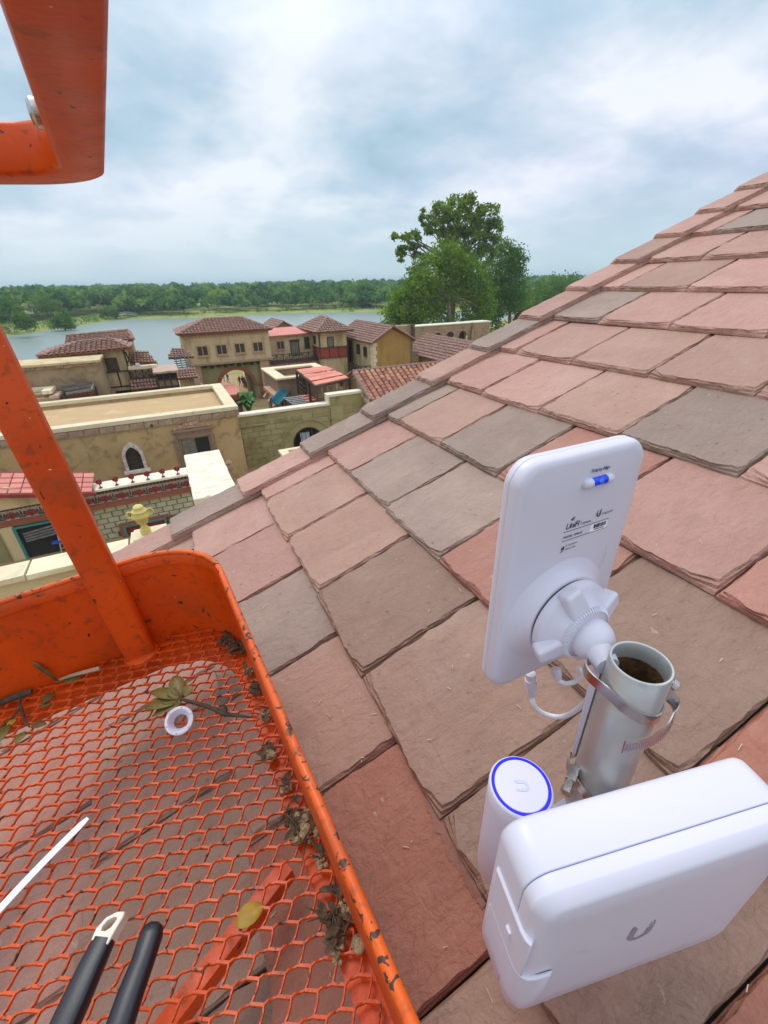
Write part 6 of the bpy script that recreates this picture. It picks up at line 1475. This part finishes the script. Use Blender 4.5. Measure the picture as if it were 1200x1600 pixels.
b.beam(sc0 - ax_ * .010, sc0 + ax_ * .012, .011, .012); b.tube([sc0 + ax_ * .010, sc0 + ax_ * .020], .0048, 8); b.tube([sc0 + ax_ * .020, sc0 + ax_ * .026], .0062, 6); b.build('screw', M['steel'], hc, bevel=.0006)
lc = thing('hose_clamp', 'lower steel hose clamp round the pipe behind the blue ringed cylinder', 'hose clamp', (px_, py_, -.53))
pts = [on_pipe(2.0 + 2 * math.pi * .98 * i / 48, -.535 + .016 * math.cos(2.0 + 2 * math.pi * i / 48 - 2.6), PR + .0016 + .006 * max(0, math.cos(2 * math.pi * i / 48)) ** 4) for i in range(49)]
b = MB(); ribbon(b, pts, .0125); b.build('band', M['steel'], lc, smooth=True, angle=50)
s0 = on_pipe(2.75, -.505, PR + .006); ax_ = Vector((-.80, -.42, -.10)).normalized(); b = MB(); b.beam(s0 - ax_ * .004, s0 + ax_ * .014, .011, .011); b.tube([s0 + ax_ * .013, s0 + ax_ * .022], .0048, 8); b.tube([s0 + ax_ * .022, s0 + ax_ * .029], .0066, 6); b.build('screw', M['steel'], lc, bevel=.0006)

# ================================================================== ANTENNA
def u_logo(h, w, t):
    """a U whose left arm dissolves into small squares"""
    polys = []; r = w / 2; n = 12
    outer = [(-r, h * .30)] + [(-r * math.cos(math.pi * i / n), -r * math.sin(math.pi * i / n) * 1.0) for i in range(n + 1)] + [(r, h * .62), (r - t * .25, h * .68), (r - t, h * .45)]
    inner = [((r - t) * math.cos(math.pi * i / n), -(r - t * .75) * math.sin(math.pi * i / n)) for i in range(n + 1)] + [(-r + t, h * .22)]
    polys.append(outer + inner)
    for x, z, s in ((-r, .36, .22), (-r + t * .55, .34, .20), (-r + t * .1, .50, .18), (-r + t * .6, .47, .14), (-r + t * .3, .62, .13), (-r + t * .75, .60, .10)):
        polys.append([(x, h * z), (x + t * s * 1.6, h * z), (x + t * s * 1.6, h * z + t * s * 1.6), (x, h * z + t * s * 1.6)])
    return polys
ac = Vector((.3565, .277, -.300)); an = thing('panel_antenna', 'white panel antenna with blue spirit level clamped to the pipe', 'antenna', ac)
def rrect(w, h, r, y, n=8):
    P = []
    for cx, cz, a0 in ((w / 2 - r, h / 2 - r, 0), (-w / 2 + r, h / 2 - r, 1), (-w / 2 + r, -h / 2 + r, 2), (w / 2 - r, -h / 2 + r, 3)):
        P += [(cx + r * math.cos(math.pi / 2 * (a0 + i / n)), y, cz + r * math.sin(math.pi / 2 * (a0 + i / n))) for i in range(n + 1)]
    return P
AW, AH = .177, .300; rx_ = .026
b = MB(); b.loops([rrect(AW * f, AH * f2, rx_ * k, y) for f, f2, k, y in ((.50, .66, .8, -.0062), (.90, .935, .9, -.0050), (.965, .977, .95, -.0032), (.988, .992, 1, .0), (.998, .999, 1, .004), (1, 1, 1, .0085))][::-1]); b.build('back_shell', M['plastic'], an, smooth=True, local=True, angle=60)
b = MB(); b.loops([rrect(AW * f, AH * f2, rx_ * k, y) for f, f2, k, y in ((.985, .99, 1, .0086), (1.0, 1.0, 1, .0094), (1.001, 1.001, 1, .0135), (.99, .993, 1, .0175), (.95, .965, .95, .0200), (.5, .6, .8, .021))]); b.build('radome', M['plastic'], an, smooth=True, local=True, angle=60)
kx, kz = -.0065, -.046                      # centre of the swivel mount on the back shell
b = MB(); b.lathe([(.078, -.004), (.070, -.0062), (.062, -.0095), (.056, -.014), (.0535, -.0185), (.0525, -.020), (.045, -.020), (.01, -.020)], (kx, 0, kz), 48, 'y', cap=False); b.build('mount_boss', M['plastic'], an, smooth=True, local=True, angle=70)
b = MB(); b.lathe([(.049, -.0195), (.0495, -.0225)], (kx, 0, kz), 48, 'y'); b.build('gap_ring', M['ink'], an, local=True)
knob = thing('lock_ring', None, None); knob.parent = an
b = MB(); b.lathe([(.050, -.0225), (.0515, -.0235), (.0515, -.0300), (.0500, -.0325), (.0455, -.0350), (.0385, -.0400), (.0335, -.0470), (.0315, -.0520), (.0290, -.0530), (.010, -.0510)], (kx, 0, kz), 56, 'y', cap=False)
COLo = b.build('lock_ring', M['plastic'], an, smooth=True, local=True, angle=50)
bpy.data.objects.remove(knob)
for k in range(4):
    a = math.radians(22 + 90 * k); rm = Matrix.Translation((kx, 0, kz)) @ Matrix.Rotation(-a, 4, 'Y'); b = MB(rm)
    b.loops([[(.030, -.030, -.013), (.0555, -.026, -.0105), (.0555, -.026, .0105), (.030, -.030, .013)], [(.030, -.051, -.013), (.0605, -.043, -.0105), (.0605, -.043, .0105), (.030, -.051, .013)]])
    b.build('grip_lug', M['plastic'], COLo, local=True, bevel=.0045, seg=4, smooth=True)
b = MB()
for k in range(60):
    a = 2 * math.pi * k / 60; c = (kx + .0335 * math.cos(a), kz + .0335 * math.sin(a)); c2 = (kx + .0295 * math.cos(a), kz + .0295 * math.sin(a)); b.beam((c[0], -.0490, c[1]), (c2[0], -.0540, c2[1]), .0014, .002)
b.build('knurl', M['plastic_grey'], COLo, local=True)
ball_c = Vector((kx + .002, -.056, kz - .004)); to = Vector((px_, py_, 0)) - ac; tgt = Vector((px_ - .0125, py_ + .0225, -.354)) - ac
b = MB(); b.ball(ball_c, .0245, 28, 18); b.build('ball_joint', M['plastic'], an, smooth=True, local=True)
b = MB(); d = (tgt - ball_c); b.tube([ball_c + d * .18, ball_c + d * .35, ball_c + d * .5, ball_c + d * .75, tgt], [.0200, .0175, .0150, .0135, .0120], 24); b.build('neck', M['plastic'], an, smooth=True, local=True)
b = MB(); cpos = tgt; b.loops([[(px_ - ac.x + (PR + o) * math.cos(a), py_ - ac.y + (PR + o) * math.sin(a), z - ac.z) for z, o in ((-.350, .010), (-.40, .010), (-.52, .006), (-.52, .0025), (-.40, .0025), (-.350, .0025))] for a in [1.15 + .75 * i / 10 for i in range(11)]]); b.build('pole_bracket', M['plastic'], an, local=True, smooth=True, angle=40)
b = MB(); b.ball((kx - .031, -.0425, kz - .001), .0026, 12, 8, (1, .4, 1)); b.build('dimple', M['plastic_grey'], an, local=True, smooth=True)
# spirit level
SX = -.0055; lv = Vector((.0205 + SX, -.0065, .1150)); b = MB()
prof = [(.0005, -.0215), (.0030, -.0205), (.0048, -TH + .0006), (.0054, -.0135), (.0056, -.0105)]
b.lathe(prof + [(.0001, -.0104)], lv, 20, 'x'); b.lathe([(.0001, .0104), (.0056, .0105), (.0054, .0145), (.0058, .0155), (.0054, .0185), (.0035, .0210), (.0005, .0215)], lv, 20, 'x'); lvl = b.build('spirit_level', M['plastic'], an, smooth=True, local=True, angle=60)
b = MB(); b.lathe([(.0048, -.0105), (.0048, .0105)], lv, 20, 'x'); b.build('vial', M['blue_tube'], lvl, smooth=True, local=True, angle=60)
b = MB(); b.ball(lv + Vector((.001, -.0040, .001)), .0026, 10, 8, (1.5, .5, 1)); b.build('bubble', mat('bubble_blue', (.06, .22, .85), rough=.15), lvl, smooth=True, local=True)
def text(root, body, size, x, y, z, m, shear=0, face='-y', spacing=1.0, name='lettering', bold=0.0, align='LEFT'):
    cu = bpy.data.curves.new(name, 'FONT'); cu.body = body; cu.size = size; cu.shear = shear; cu.space_character = spacing; cu.offset = bold; cu.align_x = align; cu.extrude = .00008; cu.resolution_u = 3
    tmp = bpy.data.objects.new(name, cu); COL.objects.link(tmp); dg = bpy.context.evaluated_depsgraph_get(); me = bpy.data.meshes.new_from_object(tmp.evaluated_get(dg)); bpy.data.objects.remove(tmp)
    me.materials.clear(); me.materials.append(M[m]); me.transform(Matrix.Rotation(math.pi / 2, 4, 'X')); return piece(name, me, root, (x, y, z))
yb = -.0066
text(an, 'Polarity Align', .0056, .0085 + SX, yb, .1262, 'ink', spacing=.9)
text(an, 'UniFi', .0100, -.0128 + SX, yb, .0655, 'ink', .22, spacing=.92, bold=.00008)
text(an, 'Antenna', .0038, .0120 + SX, yb, .0660, 'ink')
text(an, 'UBIQUITI', .0042, .0405 + SX, yb, .0700, 'ink_mid', spacing=.95)
text(an, 'MODEL: UMA-D', .0041, -.0130 + SX, yb, .0542, 'ink', spacing=.95)
text(an, 'IP: 192.168.1.20', .0031, -.0070 + SX, yb, .0428, 'ink_mid', spacing=.9)
text(an, 'Made in China', .0031, -.0070 + SX, yb, .0384, 'ink_mid', spacing=.9)
b = MB()
for z, x0, x1 in ((.0622, -.0138, .0535), (.0508, -.0138, .0535)): b.box(x0 + SX, x1 + SX, yb - .0001, yb + .0003, z, z + .00045)
for k in range(3): arch_ring(b, -.0025 + SX, .0735, .0016 + .0014 * k, .0022 + .0014 * k, yb - .0001, yb + .0002, 6, .5, 1.9)
b.box(.0098 + SX, .0101 + SX, yb - .0001, yb + .0002, .0655, .0705); b.build('ruled_line', M['ink'], an, local=True)
b = MB(Matrix.Translation((.0350 + SX, yb, .0725)) @ Matrix.Rotation(R_(90), 4, 'X'))
for P in u_logo(.0085, .0064, .0019): b.prism(P, 0, .0002)
b.build('logo', M['ink'], an, local=True)
b = MB(); b.box(.0265 + SX, .0525 + SX, yb - .0002, yb + .0003, .0516, .0614); st = b.build('sticker', M['paperwhite'], an, local=True)
b = MB(); x = .0310 + SX; rg = random.Random(6)
while x < .0490 + SX: w = rg.choice((.0003, .0005, .0009)); b.box(x, x + w, yb - .0005, yb - .0001, .0556, .0606); x += w + rg.choice((.0003, .0005, .0008))
for k in range(8): b.box(.0330 + SX + k * .0019, .0341 + SX + k * .0019, yb - .0005, yb - .0001, .0532, .0545)
b.build('barcode', M['ink'], st, local=True)
b = MB(); b.lathe([(.0021, -.0001), (.0021, .0002)], (-.0108 + SX, yb, .0412), 12, 'y'); b.box(-.0135 + SX, -.0085 + SX, yb - .0001, yb + .0002, .0372, .0378); b.box(-.0100 + SX, -.0085 + SX, yb - .0001, yb + .0002, .040, .044); b.build('mark', M['ink'], an, local=True)
# cables
cb = thing('antenna_cable', 'white cable curling from the antenna foot to the pipe', 'cable', (.3, .27, -.45))
def AP_(px, py, y):
    v = pp(px, py, y); return Vector(v)
c0 = ac + Vector((-.036, .006, -.150)); c0 = Vector((.306, .285, -.448))
path = [Vector(pp(830, 1078, .285)), Vector(pp(833, 1098, .275)), Vector(pp(843, 1111, .268)), Vector(pp(862, 1119, .258)), Vector(pp(882, 1119, .245)), Vector(pp(902, 1108, .230)), Vector(pp(918, 1092, .215)), Vector(pp(930, 1076, .205))]
def smooth_path(P, k=5):
    out = []
    for i in range(len(P) - 1):
        p0, p1, p2, p3 = P[max(i - 1, 0)], P[i], P[i + 1], P[min(i + 2, len(P) - 1)]
        for j in range(k):
            t = j / k; out.append(.5 * ((2 * p1) + (p2 - p0) * t + (2 * p0 - 5 * p1 + 4 * p2 - p3) * t * t + (3 * p1 - p0 - 3 * p2 + p3) * t ** 3))
    return out + [P[-1]]
b = MB(); b.tube(smooth_path(path), .0034, 10); b.build('lead', M['cable'], cb, smooth=True)
k0 = Vector(pp(829, 1052, .287)); k1 = Vector(pp(830, 1082, .282)); b = MB(); b.tube([k0, k0.lerp(k1, .3), k0.lerp(k1, .31), k0.lerp(k1, .75), k0.lerp(k1, .8), k1, k1.lerp(k0, -.35)], [.0068, .0068, .0078, .0078, .0062, .0056, .0042], 16); b.build('connector', M['plastic'], cb, smooth=True, angle=30)
cb = thing('short_loop_cable', 'short loop of white cable under the antenna lock ring', 'cable', (.34, .25, -.43))
b = MB(); b.tube(smooth_path([Vector(pp(870, 1052, .262)), Vector(pp(874, 1064, .256)), Vector(pp(886, 1068, .248)), Vector(pp(900, 1064, .242)), Vector(pp(908, 1052, .238)), Vector(pp(903, 1043, .240))]), .0030, 10); b.build('lead', M['cable'], cb, smooth=True)
b = MB(); k0 = Vector(pp(868, 1044, .266)); k1 = Vector(pp(872, 1062, .258)); b.tube([k0, k0.lerp(k1, .6), k1], [.0065, .0062, .0042], 12); b.build('connector', M['plastic'], cb, smooth=True)

# ================================================================== CYLINDER ACCESS POINT
c = Vector((.2155, .163, -.428)); ap = thing('access_point', 'white cylinder with a glowing blue ring on its flat top', 'access point', (c.x, c.y, -.57)); R0 = .0300
b = MB(); b.lathe([(.0285, -.150), (.0295, -.14), (R0, -.02), (R0, -.0025), (R0 - .0012, -.0005), (R0 - .0022, 0)], c, 64, cap=False); b.build('body', M['plastic'], ap, smooth=True, angle=50)
m = bpy.data.materials.new('blue_led'); m.use_nodes = True; bs = m.node_tree.nodes['Principled BSDF']; bs.inputs['Base Color'].default_value = (0, 0, .8, 1); bs.inputs['Emission Color'].default_value = (0.0, 0.0, 1.0, 1); bs.inputs['Emission Strength'].default_value = 0.9; M['led'] = m
b = MB(); b.lathe([(R0 - .0022, .0), (R0 - .0024, .0003), (R0 - .0050, .0003), (R0 - .0052, -.0004)], c, 64, cap=False); b.build('light_ring', M['led'], ap, smooth=True)
b = MB(); b.lathe([(R0 - .0050, -.0004), (R0 - .0056, .0004), (.02, .0008), (.0002, .001)], c, 64); b.build('cap', M['plastic'], ap, smooth=True)
b = MB(Matrix.Translation(c + Vector((.001, -.002, .0012))) @ Matrix.Rotation(R_(62), 4, 'Z'))
for P in u_logo(.012, .0105, .0030): b.prism(P, 0, .00015)
b.build('logo', M['ink_pale'], ap)
b = MB(); b.box(c.x + .02, px_ - .02, py_ + .002, py_ + .02, -.64, -.58); b.build('bracket', M['plastic'], ap)

# ================================================================== WHITE ENCLOSURE BOX
WX, DY, HB = .224, .056, .200; by = math.atan2(-.0455, .2); o = Vector((.1345, .0672, -.553))
bx = thing('switch_box', 'large white plastic enclosure with a faint curved emblem, in front of the pipe', 'enclosure', o, by)
def face_loop(ins, y, r, n=7):
    P = []; x0, x1, z0, z1 = ins, WX - ins, ins, HB - ins; r = max(.002, r - ins * .6)
    for cx, cz, a0 in ((x1 - r, z1 - r, 0), (x0 + r, z1 - r, 1), (x0 + r, z0 + r, 2), (x1 - r, z0 + r, 3)):
        P += [(cx + r * math.cos(math.pi / 2 * (a0 + i / n)), y, cz + r * math.sin(math.pi / 2 * (a0 + i / n))) for i in range(n + 1)]
    return P
RR = .019
b = MB(); b.loops([face_loop(i, y, RR) for i, y in ((.0006, .0188), (0, .0178), (0, .0095), (.0006, .0080), (.0064, .0018), (.0082, .0006), (.0098, .0), (.03, -.0004))]); b.build('front_cover', M['plastic'], bx, smooth=True, local=True, angle=24)
b = MB(); b.loops([face_loop(i, y, RR) for i, y in ((.006, DY), (.002, DY - .001), (.0003, DY - .004), (0, DY - .008), (0, .0205), (.0006, .0196))]); b.build('rear_shell', M['plastic'], bx, smooth=True, local=True, angle=60)
b = MB(); b.loops([face_loop(.0013, y, RR) for y in (.0206, .0180)]); b.build('seam', mat('seam_blue', (.20, .22, .42), rough=.6), bx, smooth=True, local=True)
# latch on the left side, wrapping round to the front
b = MB(); lp = []
for z, e in ((.060, 0), (.121, 0)): pass
prof = [(-.0012, .048), (-.0012, .010), (-.0002, .0050), (.0022, .0012), (.0060, -.0014), (.0115, -.0026), (.0240, -.0032)]
prof_in = [(x + .0035, y + .0022) for x, y in prof]
def latch(z0, z1, i0, i1, d=0):
    P = prof[i0:i1]; Q = prof_in[i0:i1]; bb = MB(); bb.loops([[(x - d, y - d, z) for x, y in P] + [(x, y, z) for x, y in reversed(Q)] for z in (z0, z1)]); return bb
latch(.038, .092, 0, 7, .0005).build('latch', M['plastic'], bx, local=True, bevel=.0012, smooth=True, angle=50)
latch(.094, .150, 0, 4, .0012).build('latch', M['plastic'], bx, local=True, bevel=.0012, smooth=True, angle=50)
b = MB(); b.box(-.0045, -.0010, .016, .022, .115, .125); b.build('latch_tab', M['plastic'], bx, local=True, bevel=.001)
b = MB(Matrix.Translation((.1010, -.0006, .100)) @ Matrix.Rotation(R_(90), 4, 'X') @ Matrix.Rotation(R_(0), 4, 'Z'))
for P in u_logo(.028, .0215, .0056): b.prism([(-x, z) for x, z in P][::-1], 0, .0002)
b.build('emblem', M['ink_mid'], bx, local=True)
b = MB(); b.box(.10, .18, DY, DY + .052, .01, .06); b.build('wall_bracket', M['plastic_grey'], bx, local=True)

# ================================================================== AIR
hm = bpy.data.materials.new('haze_air'); hm.use_nodes = True; hn = hm.node_tree; hn.nodes.clear()
pv = hn.nodes.new('ShaderNodeVolumePrincipled'); pv.inputs['Color'].default_value = (0.70, 0.86, 0.92, 1); pv.inputs['Density'].default_value = 0.00030; pv.inputs['Anisotropy'].default_value = 0.0
ho = hn.nodes.new('ShaderNodeOutputMaterial'); hn.links.new(pv.outputs[0], ho.inputs['Volume'])
b = MB(); b.box(-3900, 3900, -500, 5300, -19.5, 30); hz_ = b.build('haze', hm); tag(hz_, kind='stuff')
